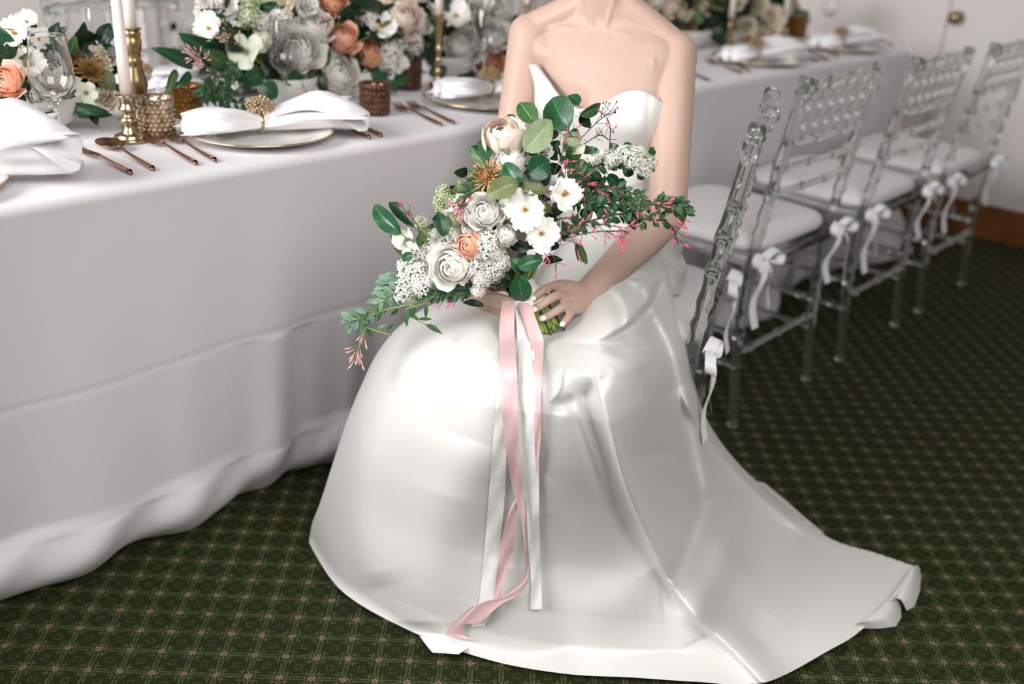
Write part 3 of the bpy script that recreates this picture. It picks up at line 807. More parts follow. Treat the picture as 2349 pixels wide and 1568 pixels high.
def ranun_me(name, m, seed, n=70, mats=None):
    bm = bmesh.new(); shell_petals(bm, n, .12, .97, 6, 78, 48, 30, .06, seed, 5, 6, .02)
    return bm_me(name, bm, mats or [m], True, False)
def mum_me(name, m, seed, n=150, w=.15, L0=.75):
    rnd = random.Random(seed); bm = bmesh.new()
    for i in range(n):
        t = (i+.5)/n; ang = i*2.39996
        petal_grid(bm, pet_M(ang, radians(5+95*t)+rnd.uniform(-.1, .1), .10+.1*t, -.15), L0*(.55+.5*t)*rnd.uniform(.85, 1.1), w, .12, .14, 0, 2, 3, .5, i)
    return bm_me(name, bm, [m], True, False)
def carn_me(name, m, seed, n=46):
    rnd = random.Random(seed); bm = bmesh.new()
    for i in range(n):
        t = (i+.5)/n; ang = i*2.39996
        petal_grid(bm, pet_M(ang, radians(2+80*t)+rnd.uniform(-.15, .15), .06+.12*t, -.2), (.75+.25*t)*rnd.uniform(.85, 1.05), .62, .5, .10, .11, 8, 5, .35, i+seed*100)
    return bm_me(name, bm, [m], True, False)
def cluster_me(name, mats, seed, n=95, ell=(1, 1, 1), fl=.16):
    """many tiny four-petal florets on short stalks"""
    rnd = random.Random(seed); bm = bmesh.new()
    for i in range(n):
        z = 1-1.35*(i+.5)/n; r = sqrt(max(0, 1-z*z)); a = i*2.39996
        d = Vector((r*cos(a), r*sin(a), z)); rad = rnd.uniform(.74, 1.0)
        p = Vector((d.x*ell[0], d.y*ell[1], d.z*ell[2]))*rad
        d2 = (d+Vector((rnd.uniform(-.4, .4), rnd.uniform(-.4, .4), rnd.uniform(-.3, .4)))).normalized(); x, y = frame(d2)
        s = fl*rnd.uniform(.75, 1.15); sp = rnd.random()*pi
        for k in range(4):
            b = sp+k*pi/2; e = x*cos(b)+y*sin(b); g = x*-sin(b)+y*cos(b)
            vv = [bm.verts.new(p+q) for q in (d2*.0, e*s*.5+g*s*.26+d2*s*.16, e*s*.98+d2*s*.22, e*s*.5-g*s*.26+d2*s*.16)]
            bm.faces.new(vv)
        vv = [bm.verts.new(q) for q in (p+x*s*.09, p-x*s*.09, p*.45)]
        f = bm.faces.new(vv); f.material_index = 1
    tube(bm, [(0, 0, -.9), (0, 0, .2)], .05, 5, True, 1)
    for k in range(9):
        a = k*2.4; tube(bm, [(0, 0, -.3+.05*k), (cos(a)*.55*ell[0], sin(a)*.55*ell[1], .1+.06*k)], .022, 4, False, 1)
    return bm_me(name, bm, mats, False, False)
ROSE = {}
for nm, m in (('white', M_white), ('cream', M_cream), ('blush', M_blush), ('peach', M_peach), ('dpeach', M_dpeach)):
    ROSE[nm] = [rose_me('rose_'+nm, m, 3+k, 32, 1.0) for k in range(2)]
ROSEBUD = {nm: rose_me('rose_cup_'+nm, m, 9, 26, .45) for nm, m in (('white', M_white), ('blush', M_blush), ('peach', M_peach), ('dpeach', M_dpeach))}
RANUN = [ranun_me('ranunculus_white', M_white, k) for k in (1, 2)]
MUM = {'tan': mum_me('tan_bloom', M_tan, 1, 110, .13, .95), 'bronze': mum_me('bronze_bloom', M_bronze, 2, 90, .26, .9)}
CARN = {'cream': carn_me('carnation_cream', M_cream, 1), 'white': carn_me('carnation_white', M_white, 2)}
LIL = [cluster_me('lilac', [M_lilac, M_stem], 1, 72, (1, 1, 1), .27), cluster_me('lilac_b', [M_lilac, M_stem], 2, 66, (.8, .8, 1.2), .27)]
GRN = cluster_me('green_cluster', [M_green_fl, M_stem], 3, 70, (1, 1, 1), .2)
SPI = cluster_me('small_white_cluster', [M_white, M_stem], 4, 60, (1, 1, .8), .24)
# open flower: petals are separate pieces
def opet(m, name, W, ruff, curl, notch, seed):
    bm = bmesh.new(); petal_grid(bm, Matrix.Identity(4), .93, W, .9, curl, ruff, 10, 8, .5, seed, 0, notch, .18)
    return bm_me(name, bm, [m], True, False)
OPET = [opet(M_white, 'open_petal', .80, .06, .06, .12, s) for s in (1, 2, 3)]
HPET = [opet(M_hell, 'hellebore_petal', .86, .02, -.12, 0, s) for s in (4, 5)]
JPET = [opet(M_white, 'jasmine_petal', .5, .01, .2, 0, 6)]
def heart(m1, m2, r, n):
    bm = bmesh.new(); sphere(bm, (0, 0, .02), (r*.55, r*.55, r*.35), 10, 6)
    for i in range(n):
        a = i*2.39996; rr = r*sqrt((i+.5)/n); tube(bm, [(0, 0, .02), (rr*cos(a)*.6, rr*sin(a)*.6, .10+r*.2), (rr*cos(a)*1.2, rr*sin(a)*1.2, .17+r*.25*(1-i/n))], .010, 3, False, 0)
        sphere(bm, (rr*cos(a)*1.2, rr*sin(a)*1.2, .18+r*.25*(1-i/n)), .02, 5, 4, None, 1)
    return bm_me('flower_heart', bm, [m1, m2], True)
H_open = heart(M_yel, M_yel, .15, 22); H_hell = heart(M_hgreen, M_hgreen, .22, 26)
def leaf_me(name, m, wid=.5, bend=.12, fold=.10, wave=.0, tip=1.0, serr=0):
    bm = bmesh.new(); uvl = bm.loops.layers.uv.new('UVMap'); nu, nv = 8, 14; rows = []
    for j in range(nv+1):
        v = j/nv; wd = wid*.5*(v**.60*(1-v)**.80)/.3835 if 0 < v < 1 else 0.001
        row = []
        for i in range(nu+1):
            u = -1+2*i/nu; x = u*wd
            if serr and abs(u) == 1: x *= 1+.05*(j % 2)
            z = fold*abs(x)*2*.5 - bend*(v-.35)**2 + wave*sin(v*11+u)*abs(u)*wid
            z += .004*cos((v-abs(u)*.27)*7*2*pi)*(abs(u) > .1)
            row.append((bm.verts.new((x, v, z)), (u*.5+.5, v)))
        rows.append(row)
    for a, b in zip(rows, rows[1:]):
        for k in range(nu):
            q = (a[k], a[k+1], b[k+1], b[k]); f = bm.faces.new([t[0] for t in q])
            for lp, t in zip(f.loops, q): lp[uvl].uv = t[1]
    tube(bm, [(0, -.22, -.02), (0, 0, -.022), (0, .5, -.012)], .012, 4, False)
    return bm_me(name, bm, [m], True, False)
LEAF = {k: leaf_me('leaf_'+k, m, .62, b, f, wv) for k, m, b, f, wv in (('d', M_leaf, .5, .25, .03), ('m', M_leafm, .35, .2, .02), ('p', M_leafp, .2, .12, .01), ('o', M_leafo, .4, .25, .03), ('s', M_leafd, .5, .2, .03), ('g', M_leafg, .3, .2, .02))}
RND = random.Random(11)
TOCAM = lambda p: (CAM-p).normalized()
class Plant:
    """a thing whose flowers and leaves are parts; positions are world points"""
    def __init__(self, root): self.r = root; self.inv = Matrix.Translation(-root.location)
    def put(self, name, me, p, d, R, spin=None, scl=(1, 1, 1)):
        x, y = frame(Vector(d).normalized()); d = Vector(d).normalized()
        M = self.inv @ basis(x, y, d, p) @ Matrix.Rotation(RND.random()*6.28 if spin is None else spin, 4, 'Z') @ Matrix.Diagonal((R*scl[0], R*scl[1], R*scl[2], 1))
        return obj(name, me, self.r, M)
    def open(self, name, p, d, R, petals, heartm, n=8, tilt=72, pet='petal', var=14):
        c = self.put(name, heartm, p, d, R, 0)
        for i in range(n):
            a = i*2*pi/n+RND.uniform(-.12, .12); tl = radians(tilt+RND.uniform(-var, var) - (10 if i % 2 else 0))
            obj(pet, petals[i % len(petals)], c, pet_M(a, tl, .05, -.02*(i % 2)) @ Matrix.Scale(RND.uniform(.92, 1.08), 4))
        return c
    def leaf(self, b, t, wd, kind, face=None, roll=0.0, name='leaf'):
        b = Vector(b); t = Vector(t); y = t-b; L = y.length; y.normalize(); n = face or TOCAM((b+t)/2)
        n = (n-y*n.dot(y)).normalized(); x = y.cross(n)
        M = self.inv @ basis(x, y, n, b) @ Matrix.Rotation(roll, 4, 'Y') @ Matrix.Diagonal((wd/.62, L, L, 1))
        return obj(name, LEAF[kind], self.r, M)
    def mesh(self, name, bm, mats, sm=True):
        return ob(name, bm, mats, self.r, self.inv, sm)
def small_leaf(bm, p, d, nrm, L, W, mi=0, curl=.15):
    d = d.normalized(); nrm = (nrm-d*nrm.dot(d)).normalized(); x = d.cross(nrm); rows = []
    for v, w_ in ((0, .04), (.25, .8), (.5, 1.0), (.75, .62), (1, .02)):
        c = p+d*L*v-nrm*(curl*L*v*v)
        rows.append([bm.verts.new(c-x*W*.5*w_+nrm*W*.12*w_), bm.verts.new(c), bm.verts.new(c+x*W*.5*w_+nrm*W*.12*w_)])
    for a, b in zip(rows, rows[1:]):
        for k in (0, 1):
            f = bm.faces.new((a[k], a[k+1], b[k+1], b[k])); f.material_index = mi
def vine(pl, name, pts, n, L, W, mleaf, seed, r=.0016, mst=None, lobes=False, spread=1.0, tri=True):
    rnd = random.Random(seed); sp = spline(pts, n*2); bm = bmesh.new()
    tube(bm, sp, r, 5, True, 1)
    for i in range(1, n*2):
        if i % 2 and not tri: continue
        p = sp[i]; d = (sp[i]-sp[i-1]).normalized(); tc = TOCAM(p)
        s = d.cross(tc).normalized()*(1 if i % 2 else -1)
        for q in range(3 if tri else 1):
            e = (d*rnd.uniform(.1, .9)+s*rnd.uniform(.2, 1)*spread+tc*rnd.uniform(-.2, .5)+Vector((0, 0, rnd.uniform(-.3, .1)))).normalized()
            nn = (tc+Vector((rnd.uniform(-.5, .5), rnd.uniform(-.5, .5), rnd.uniform(0, .8)))).normalized()
            k = rnd.uniform(.6, 1.1)
            small_leaf(bm, p+e*.002, e, nn, L*k, W*k, 0, rnd.uniform(.05, .3))
    return pl.mesh(name, bm, [mleaf, mst or M_stemd])
def buds(pl, name, pts, n, L, seed, mats, spread=.02, droop=0.0, thick=.0011):
    """slender jasmine buds standing off twigs"""
    rnd = random.Random(seed); sp = spline(pts, 24); bm = bmesh.new(); tube(bm, sp, .0009, 4, True, 1)
    for i in range(n):
        p = sp[rnd.randrange(3, 25)]; d = (sp[-1]-sp[0]).normalized()
        e = (d*rnd.uniform(.2, 1)+Vector((rnd.uniform(-1, 1), rnd.uniform(-1, 1), rnd.uniform(-1, 1)))*.8+TOCAM(p)*.5+Vector((0, 0, -droop))).normalized()
        a = p+e*spread*rnd.uniform(.4, 1); l = L*rnd.uniform(.6, 1.15)
        tube(bm, [p, a], .0005, 3, False, 1)
        q = a+e*l*.6+Vector((0, 0, -droop*l*.2)); q2 = a+e*l
        tube(bm, [a, a.lerp(q, .5), q, q2], [thick*.6, thick*.7, thick*1.5, thick*.2], 5, True, 0)
    return pl.mesh(name, bm, mats)
# ------------------------------------------------------------ bridal bouquet
GRIP = P(1232, 700, 1.59)
bq = thing('bridal_bouquet', 'loose bouquet of white, blush and peach flowers with trailing ribbons, held on the lap', 'bouquet', tuple(GRIP))
B = Plant(bq)
def bd(px, py):      # depth of the bouquet's face: a loose dome in front of the bride
    e = ((px-1180)/330)**2+((py-470)/280)**2
    return 1.46+.075*min(e, 2.2)
def bp(px, py, dz=0): return P(px, py, bd(px, py)+dz)
BC = P(1215, 560, 1.60)
def bdir(p, k=.75): return (TOCAM(p)*k+(p-BC).normalized()*.8+Vector((0, 0, .15))).normalized()
def R_(px, p): return px*depth(p)/F
def fl(name, me, px, py, rad, dz=0, k=.75, d=None, scl=(1, 1, 1)):
    p = bp(px, py, dz); o = B.put(name, me, p, d or bdir(p, k), R_(rad, p), None, scl); return o
# roses and ranunculus
fl('blush_rose', ROSEBUD['blush'], 1152, 312, 56, -.01, .3)
fl('white_ranunculus', RANUN[0], 1168, 362, 44, .0, .5)
fl('tan_bloom', MUM['tan'], 1112, 402, 46, -.0, .5, (-.75, .1, .5))
fl('white_rose', ROSE['white'][0], 1113, 486, 41, -.01, .9)
fl('white_rose', ROSE['white'][1], 1078, 522, 38, .02, .7)
fl('white_ranunculus', RANUN[1], 1160, 540, 27, -.015, 1.0)
fl('white_ranunculus', RANUN[0], 1080, 492, 34, -.005, .8)
fl('white_rose', ROSE['white'][0], 1036, 612, 50, -.02, .9)
fl('peach_rose', ROSEBUD['peach'], 1075, 562, 36, -.01, .6)
fl('white_carnation', CARN['white'], 1012, 552, 40, .03, .6)
fl('cream_rose', ROSEBUD['white'], 1210, 352, 34, .045, .8)
fl('white_carnation', CARN['white'], 1240, 345, 30, .05, .8)
# open flowers: each petal a piece
for (px, py, r, n, tl, dx) in ((1206, 482, 54, 8, 70, -.2), (1241, 536, 48, 8, 70, .2), (1292, 447, 46, 8, 70, .3), (1176, 300, 36, 7, 66, 0), (1180, 462, 40, 7, 60, -.3)):
    p = bp(px, py, -.02 if r > 40 else .0); B.open('white_open_flower', p, (bdir(p, 1.2)+CX*dx).normalized(), R_(r, p), OPET, H_open, n, tl)
p = bp(1312, 346, .05); B.open('hellebore_flower', p, bdir(p, 1.2), R_(38, p), HPET, H_hell, 5, 62)
p = bp(934, 552, .02); B.open('hellebore_flower', p, bdir(p, .5), R_(36, p), HPET, H_hell, 5, 40)
p = bp(948, 575, .01); B.open('hellebore_flower', p, bdir(p, .6), R_(26, p), HPET, H_hell, 5, 45)
p = bp(1060, 480, .04); B.open('white_open_flower', p, bdir(p, .6), R_(34, p), OPET, H_open, 6, 60)
# lilac heads
for k, (px, py, r, dz) in enumerate(((955, 628, 42, .01), (978, 655, 36, 0), (935, 668, 34, .01), (1000, 640, 28, .01), (966, 590, 30, .03), (940, 612, 30, .03), (1118, 562, 38, .0), (1140, 580, 28, .01), (1092, 612, 30, 0), (1104, 640, 28, -.01), (1128, 618, 30, .01), (1098, 664, 22, -.01), (1150, 600, 24, .01), (1070, 462, 30, .05), (1050, 485, 26, .05), (985, 560, 28, .04), (1028, 500, 24, .05))):
    o = fl('lilac_cluster', LIL[k % 2], px, py, r, dz, .7); o['kind'] = 'stuff'
for (px, py, r, dz) in ((1018, 442, 20, .04), (1012, 462, 20, .04), (1037, 462, 18, .04), (1355, 382, 24, .02), (1338, 398, 20, .02), (1375, 372, 20, .02), (968, 512, 20, .03), (1010, 480, 14, .04)):
    o = fl('green_floret_cluster', GRN, px, py, r, dz, .7); o['kind'] = 'stuff'
for (px, py, r, dz) in ((1408, 362, 20, -.01), (1436, 352, 24, -.01), (1462, 352, 22, -.01), (1452, 368, 24, -.02), (1474, 370, 22, -.01), (1495, 372, 16, -.01), (1478, 388, 20, -.01), (1382, 352, 13, 0), (1398, 374, 14, 0), (1365, 365, 14, 0)):
    o = fl('small_white_cluster', SPI, px, py, r, dz-.02, .9); o['kind'] = 'stuff'
# large leaves: base pixel, tip pixel, width in pixels, kind, depth offset, roll
def lf(b, t, wpx, kind, dz=0, roll=0, dt=0, face=None):
    p = P(b[0], b[1], bd(*b)+dz); q = P(t[0], t[1], bd(*t)+dz+dt); m_ = (p+q)/2
    B.leaf(p, q, R_(wpx, m_)*1.05, kind, face, roll)
for a in (((1226, 283), (1190, 228), 44, 'm', .0, .2), ((1302, 296), (1258, 214), 74, 'd', .01, -.2), ((1204, 346), (1270, 272), 60, 'p', -.03, .15), ((1328, 240), (1306, 212), 28, 'd', 0, .4),
          ((1332, 264), (1386, 240), 28, 'm', .0, .5), ((1118, 364), (1104, 314), 32, 'd', -.01, .2), ((1112, 376), (1071, 333), 22, 'm', -.01, -.4), ((1212, 398), (1266, 366), 56, 'd', -.03, .1),
          ((1196, 428), (1152, 370), 44, 'd', -.04, -.2), ((1188, 418), (1114, 447), 50, 'o', -.05, .2), ((1196, 436), (1260, 434), 32, 'o', -.03, -.5), ((918, 534), (845, 466), 42, 'd', .0, -.3),
          ((950, 518), (888, 453), 32, 's', .02, .2), ((926, 588), (898, 528), 28, 'p', .03, .5), ((1020, 542), (1008, 482), 34, 'd', .0, .3), ((1050, 520), (1026, 486), 30, 'o', .01, -.3),
          ((992, 562), (962, 516), 32, 'o', .02, .4), ((975, 566), (990, 512), 34, 's', .03, -.4), ((962, 564), (968, 530), 24, 'm', .01, .5), ((948, 584), (916, 594), 20, 'd', .0, .3),
          ((1186, 612), (1246, 592), 36, 'd', -.05, -.15), ((1204, 626), (1174, 592), 32, 'd', -.04, .3), ((1190, 634), (1200, 700), 50, 'd', -.065, .05), ((1118, 622), (1148, 652), 32, 'o', .02, .3),
          ((1332, 262), (1352, 292), 26, 's', .02, .3), ((1322, 302), (1300, 338), 40, 'p', .04, .2), ((1180, 286), (1166, 256), 18, 'd', .0, .2), ((1225, 360), (1215, 300), 30, 's', .03, 0),
          ((1150, 330), (1166, 350), 20, 'o', -.02, 0), ((1395, 400), (1420, 425), 26, 'd', .02, .3), ((1485, 360), (1506, 335), 18, 'd', .0, .3), ((1470, 372), (1512, 362), 18, 'd', .02, .1),
          ((1420, 350), (1400, 328), 20, 'd', .0, 0), ((1440, 345), (1442, 322), 22, 'd', .01, .2), ((1465, 395), (1478, 412), 20, 'd', .01, 0), ((1375, 360), (1350, 335), 20, 'd', .02, .2),
          ((1430, 388), (1455, 402), 22, 'd', .02, .1), ((1330, 560), (1345, 610), 18, 'm', .0, .3), ((1322, 555), (1330, 600), 14, 'd', .01, -.3), ((1345, 520), (1300, 530), 18, 'm', -.01, .2),
          ((1410, 430), (1440, 412), 24, 'd', .03, .2), ((1395, 445), (1370, 470), 26, 'd', .02, .2), ((1445, 478), (1455, 530), 24, 's', .0, .2), ((1020, 600), (990, 560), 24, 'm', .03, .2),
          ((1215, 560), (1185, 575), 24, 's', .0, .2), ((1225, 400), (1235, 380), 24, 'm', .0, .6), ((1110, 700), (1060, 690), 16, 's', .0, .3)):
    lf(*a)
# darker inner foliage filling the heart of the bouquet
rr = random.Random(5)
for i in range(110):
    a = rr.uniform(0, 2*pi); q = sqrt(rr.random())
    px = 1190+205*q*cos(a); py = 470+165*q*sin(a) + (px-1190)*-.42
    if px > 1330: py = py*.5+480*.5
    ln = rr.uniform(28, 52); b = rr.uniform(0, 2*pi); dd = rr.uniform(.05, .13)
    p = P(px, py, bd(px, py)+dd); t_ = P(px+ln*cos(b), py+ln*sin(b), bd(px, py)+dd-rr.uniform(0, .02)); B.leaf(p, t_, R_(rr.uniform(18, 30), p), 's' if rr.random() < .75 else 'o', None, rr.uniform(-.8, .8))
# trailing vines and jasmine buds
def V3(l): return [P(x, y, bd(x, y)+z) for x, y, z in l]
vine(B, 'vine_sprig', V3([(1270, 430, .03), (1330, 400, .01), (1390, 372, 0), (1450, 366, -.01), (1500, 372, 0)]), 13, .020, .0095, M_vine, 1)
vine(B, 'vine_sprig', V3([(1290, 440, .03), (1370, 425, .03), (1440, 440, .0), (1500, 468, -.03), (1568, 480, -.06)]), 15, .017, .0085, M_vine, 2)
vine(B, 'vine_sprig', V3([(1420, 440, .0), (1440, 470, -.01), (1470, 500, -.02), (1530, 505, -.04)]), 8, .016, .008, M_vine, 3)
vine(B, 'vine_sprig', V3([(1500, 465, -.03), (1530, 460, -.05), (1560, 470, -.06), (1572, 492, -.06)]), 9, .016, .009, M_vine, 13)
vine(B, 'vine_sprig', V3([(1250, 540, .03), (1310, 520, .02), (1380, 500, .0), (1430, 490, .0), (1470, 500, -.01)]), 11, .018, .008, M_vine, 4)
vine(B, 'vine_sprig', V3([(1290, 450, .05), (1340, 460, .04), (1390, 468, .03), (1440, 450, .01)]), 14, .018, .008, M_vine, 14)
vine(B, 'vine_sprig', V3([(1285, 330, .05), (1310, 370, .04), (1340, 400, .03)]), 12, .018, .009, M_vine, 15)
vine(B, 'trailing_vine', V3([(975, 655, .02), (920, 668, .0), (880, 690, -.02), (830, 728, -.03), (800, 740, -.03)]), 16, .022, .011, M_leafg, 5, .0012, M_stem)
vine(B, 'trailing_vine', V3([(930, 640, .03), (905, 640, .02), (885, 660, .01), (868, 690, .0)]), 9, .020, .010, M_leafg, 6, .0012, M_stem)
vine(B, 'trailing_vine', V3([(980, 680, .0), (930, 700, -.02), (870, 715, -.03), (835, 745, -.03), (870, 760, -.03), (898, 768, -.03)]), 8, .026, .009, M_leafm, 7, .0011, M_stem, False, .9, False)
vine(B, 'trailing_vine', V3([(1000, 690, -.01), (960, 700, -.03), (930, 712, -.04), (960, 735, -.04), (985, 748, -.04)]), 7, .030, .010, M_leafm, 8, .0011, M_stem, False, .9, False)
vine(B, 'fern_sprig', V3([(1090, 660, .0), (1050, 668, -.01), (1000, 672, -.02), (960, 668, -.01)]), 16, .018, .006, M_vine, 9)
vine(B, 'fern_sprig', V3([(1150, 420, .0), (1105, 400, .0), (1080, 430, .0), (1068, 465, .0)]), 14, .018, .007, M_leafm, 10)
PB = [M_pink, M_stemd]
for k, (ln, n, L, sp_) in enumerate((([(1270, 400, .0), (1290, 350, .0), (1300, 310, -.01)], 11, .015, .02), ([(1260, 440, -.01), (1290, 400, -.01), (1330, 385, -.02)], 12, .015, .02), ([(1300, 420, .0), (1350, 425, -.01), (1400, 440, -.02)], 10, .016, .02),
        ([(1260, 560, .0), (1320, 540, -.02), (1380, 530, -.03), (1440, 530, -.04)], 22, .020, .026), ([(1240, 520, .01), (1290, 500, -.01), (1350, 510, -.02), (1420, 520, -.03)], 10, .018, .03), ([(1520, 500, -.05), (1545, 525, -.05), (1555, 560, -.05)], 11, .017, .018),
        ([(1440, 470, -.02), (1500, 470, -.05), (1560, 490, -.06)], 12, .016, .02), ([(1395, 380, .0), (1400, 300, .0), (1392, 270, .0)], 6, .012, .012), ([(1080, 490, -.03), (1060, 470, -.03), (1045, 500, -.03)], 8, .016, .014), ([(1100, 440, .0), (1075, 445, -.01), (1058, 470, -.01)], 5, .013, .01),
        ([(960, 520, .0), (940, 495, .0), (930, 485, .0)], 8, .012, .014), ([(1230, 560, .0), (1270, 590, -.02), (1275, 620, -.02)], 5, .018, .012), ([(1060, 680, .0), (1020, 685, -.01), (985, 690, -.01)], 10, .014, .012))):
    buds(B, 'jasmine_buds', V3(ln), n, L, 20+k, PB, sp_, .2)
buds(B, 'jasmine_buds', V3([(840, 750, -.03), (825, 790, -.03), (822, 815, -.03)]), 22, .016, 50, [M_lpink, M_stem], .014, .6)
buds(B, 'bare_twigs', V3([(1330, 320, .0), (1370, 280, .0), (1402, 255, .0)]), 12, .004, 51, [M_stemd, M_stemd], .022, -.2)
buds(B, 'bare_twigs', V3([(1340, 330, .0), (1375, 310, .0), (1396, 320, .0)]), 10, .004, 52, [M_lpink, M_stemd], .018, -.2)
# stems: fan from the flowers, pass the grip and end cut
sr = random.Random(8); g0 = P(1205, 665, 1.595); g1 = P(1245, 712, 1.598); e0 = P(1268, 762, 1.600)
axis = (e0-g0).normalized(); sx = axis.cross(FW).normalized(); sy = axis.cross(sx).normalized()
stem_end = []
for i in range(30):
    a = i*2.39996; q = .0155*sqrt((i+.5)/30); off = sx*cos(a)*q+sy*sin(a)*q; rad = sr.choice([.0024, .0030, .0036, .0042]) if i < 26 else .0016
    tgt = P(1100+sr.uniform(-90, 160), 590+sr.uniform(-50, 30), 1.56+sr.uniform(0, .06))
    end = e0+off*1.25+axis*sr.uniform(-.012, .008) + (axis*.014 if i >= 26 else Vector())
    bm = bmesh.new(); tube(bm, spline([tgt, tgt.lerp(g0, .75)+off*.6, g0+off*.9, g1+off, end], 14), rad, 8)
    B.mesh('stem', bm, M_stem if i < 25 else M_stemd)
# silk wrap round the stems
bm = bmesh.new(); rg = []
for k in range(9):
    c = g0.lerp(g1, -.25+k*.11); r0 = .0205+.0012*sin(k*1.7)
    rg.append([bm.verts.new(c+sx*r0*cos(2*pi*j/26)+sy*r0*sin(2*pi*j/26)) for j in range(26)])
for a, b in zip(rg, rg[1:]):
    for j in range(26): bm.faces.new((a[j], a[(j+1) % 26], b[(j+1) % 26], b[j]))
B.mesh('silk_wrap', bm, M_whiterib)
# ribbons hanging down the skirt: left and right edges in the photo's frame laid on the skirt
def ribbon(name, rows, m, lift=.012, top=None, lab=None, wr=.0012, n=90):
    L_ = spline([(a, c, 0) for a, b, c in rows], n); Rr = spline([(b, c, 0) for a, b, c in rows], n)
    bm = bmesh.new(); prev = None; rg = random.Random(len(rows)*7)
    ph = rg.random()*9
    for i in range(n+1):
        row = []
        for k in range(5):
            t = k/4; x = L_[i].x*(1-t)+Rr[i].x*t; y = L_[i].y*(1-t)+Rr[i].y*t
            if top and y < top[0]:
                f = max(0, min(1, (y-top[1])/(top[0]-top[1]))); q = on_dress(x, max(y, 780), lift)
                g = P(x, y, {'pink_silk_ribbon': 1.548, 'white_silk_ribbon': 1.560}[m.name]-.01*t)
                dd = depth(g)*(1-f)+depth(q)*f
                p = P(x, y, dd)
            else: p = on_dress(x, y, lift)
            p = p + TOCAM(p)*(wr*sin(y*.055+k*1.3+ph)+wr*.8*sin(y*.021+k*.8))
            row.append(bm.verts.new(p))
        if prev:
            for k in range(4): bm.faces.new((prev[k], prev[k+1], row[k+1], row[k]))
        prev = row
    o = B.mesh(name, bm, m)
    if lab: o['label'] = lab
    return o
ribbon('ribbon', [(1180, 1222, 690), (1186, 1224, 760), (1192, 1232, 900), (1204, 1236, 1000), (1206, 1236, 1100), (1212, 1238, 1250), (1218, 1241, 1330), (1216, 1244, 1397)], M_whiterib, .012, (820, 690), 'white silk ribbon tail')
ribbon('ribbon', [(1150, 1165, 800), (1140, 1170, 900), (1132, 1162, 1000), (1124, 1160, 1100), (1112, 1148, 1250), (1098, 1134, 1380), (1080, 1112, 1436)], M_whiterib, .006, None, 'white silk ribbon tail')
ribbon('ribbon', [(1152, 1182, 690), (1145, 1180, 760), (1147, 1186, 860), (1152, 1188, 950), (1163, 1192, 1050), (1176, 1200, 1120), (1196, 1206, 1200), (1206, 1212, 1290), (1196, 1210, 1335), (1150, 1182, 1368), (1100, 1150, 1385), (1060, 1100, 1430)], M_pinkrib, .026, (820, 690), 'dusty pink silk ribbon tail')
ribbon('ribbon', [(1184, 1192, 1140), (1164, 1184, 1180), (1150, 1180, 1240), (1142, 1168, 1290), (1132, 1142, 1385)], M_pinkrib, .019, None, 'dusty pink silk ribbon tail')
ribbon('ribbon', [(1086, 1092, 1388), (1062, 1078, 1410), (1022, 1060, 1452), (1060, 1095, 1466)], M_pinkrib, .016, None, 'dusty pink silk ribbon tail')
ribbon('ribbon', [(1186, 1216, 695), (1212, 1244, 770), (1218, 1247, 800), (1224, 1243, 870), (1228, 1240, 915), (1226, 1242, 960), (1226, 1240, 1010), (1230, 1233, 1085)], M_pinkrib, .020, (830, 700), 'dusty pink silk ribbon tail')
bm = bmesh.new(); A = []
for (p, q) in (((962, 1458), (1092, 1462)), ((970, 1468), (1085, 1474)), ((980, 1482), (1070, 1488)), ((992, 1496), (1052, 1500))):
    A.append([bm.verts.new(onz(p[0]*(1-t)+q[0]*t, p[1]*(1-t)+q[1]*t, .022+.006*sin(t*7+p[1]))) for t in np.linspace(0, 1, 9)])
for a, b in zip(A, A[1:]):
    for k in range(8): bm.faces.new((a[k], a[k+1], b[k+1], b[k]))
o = B.mesh('ribbon', bm, M_whiterib); o['label'] = 'white silk ribbon tail'
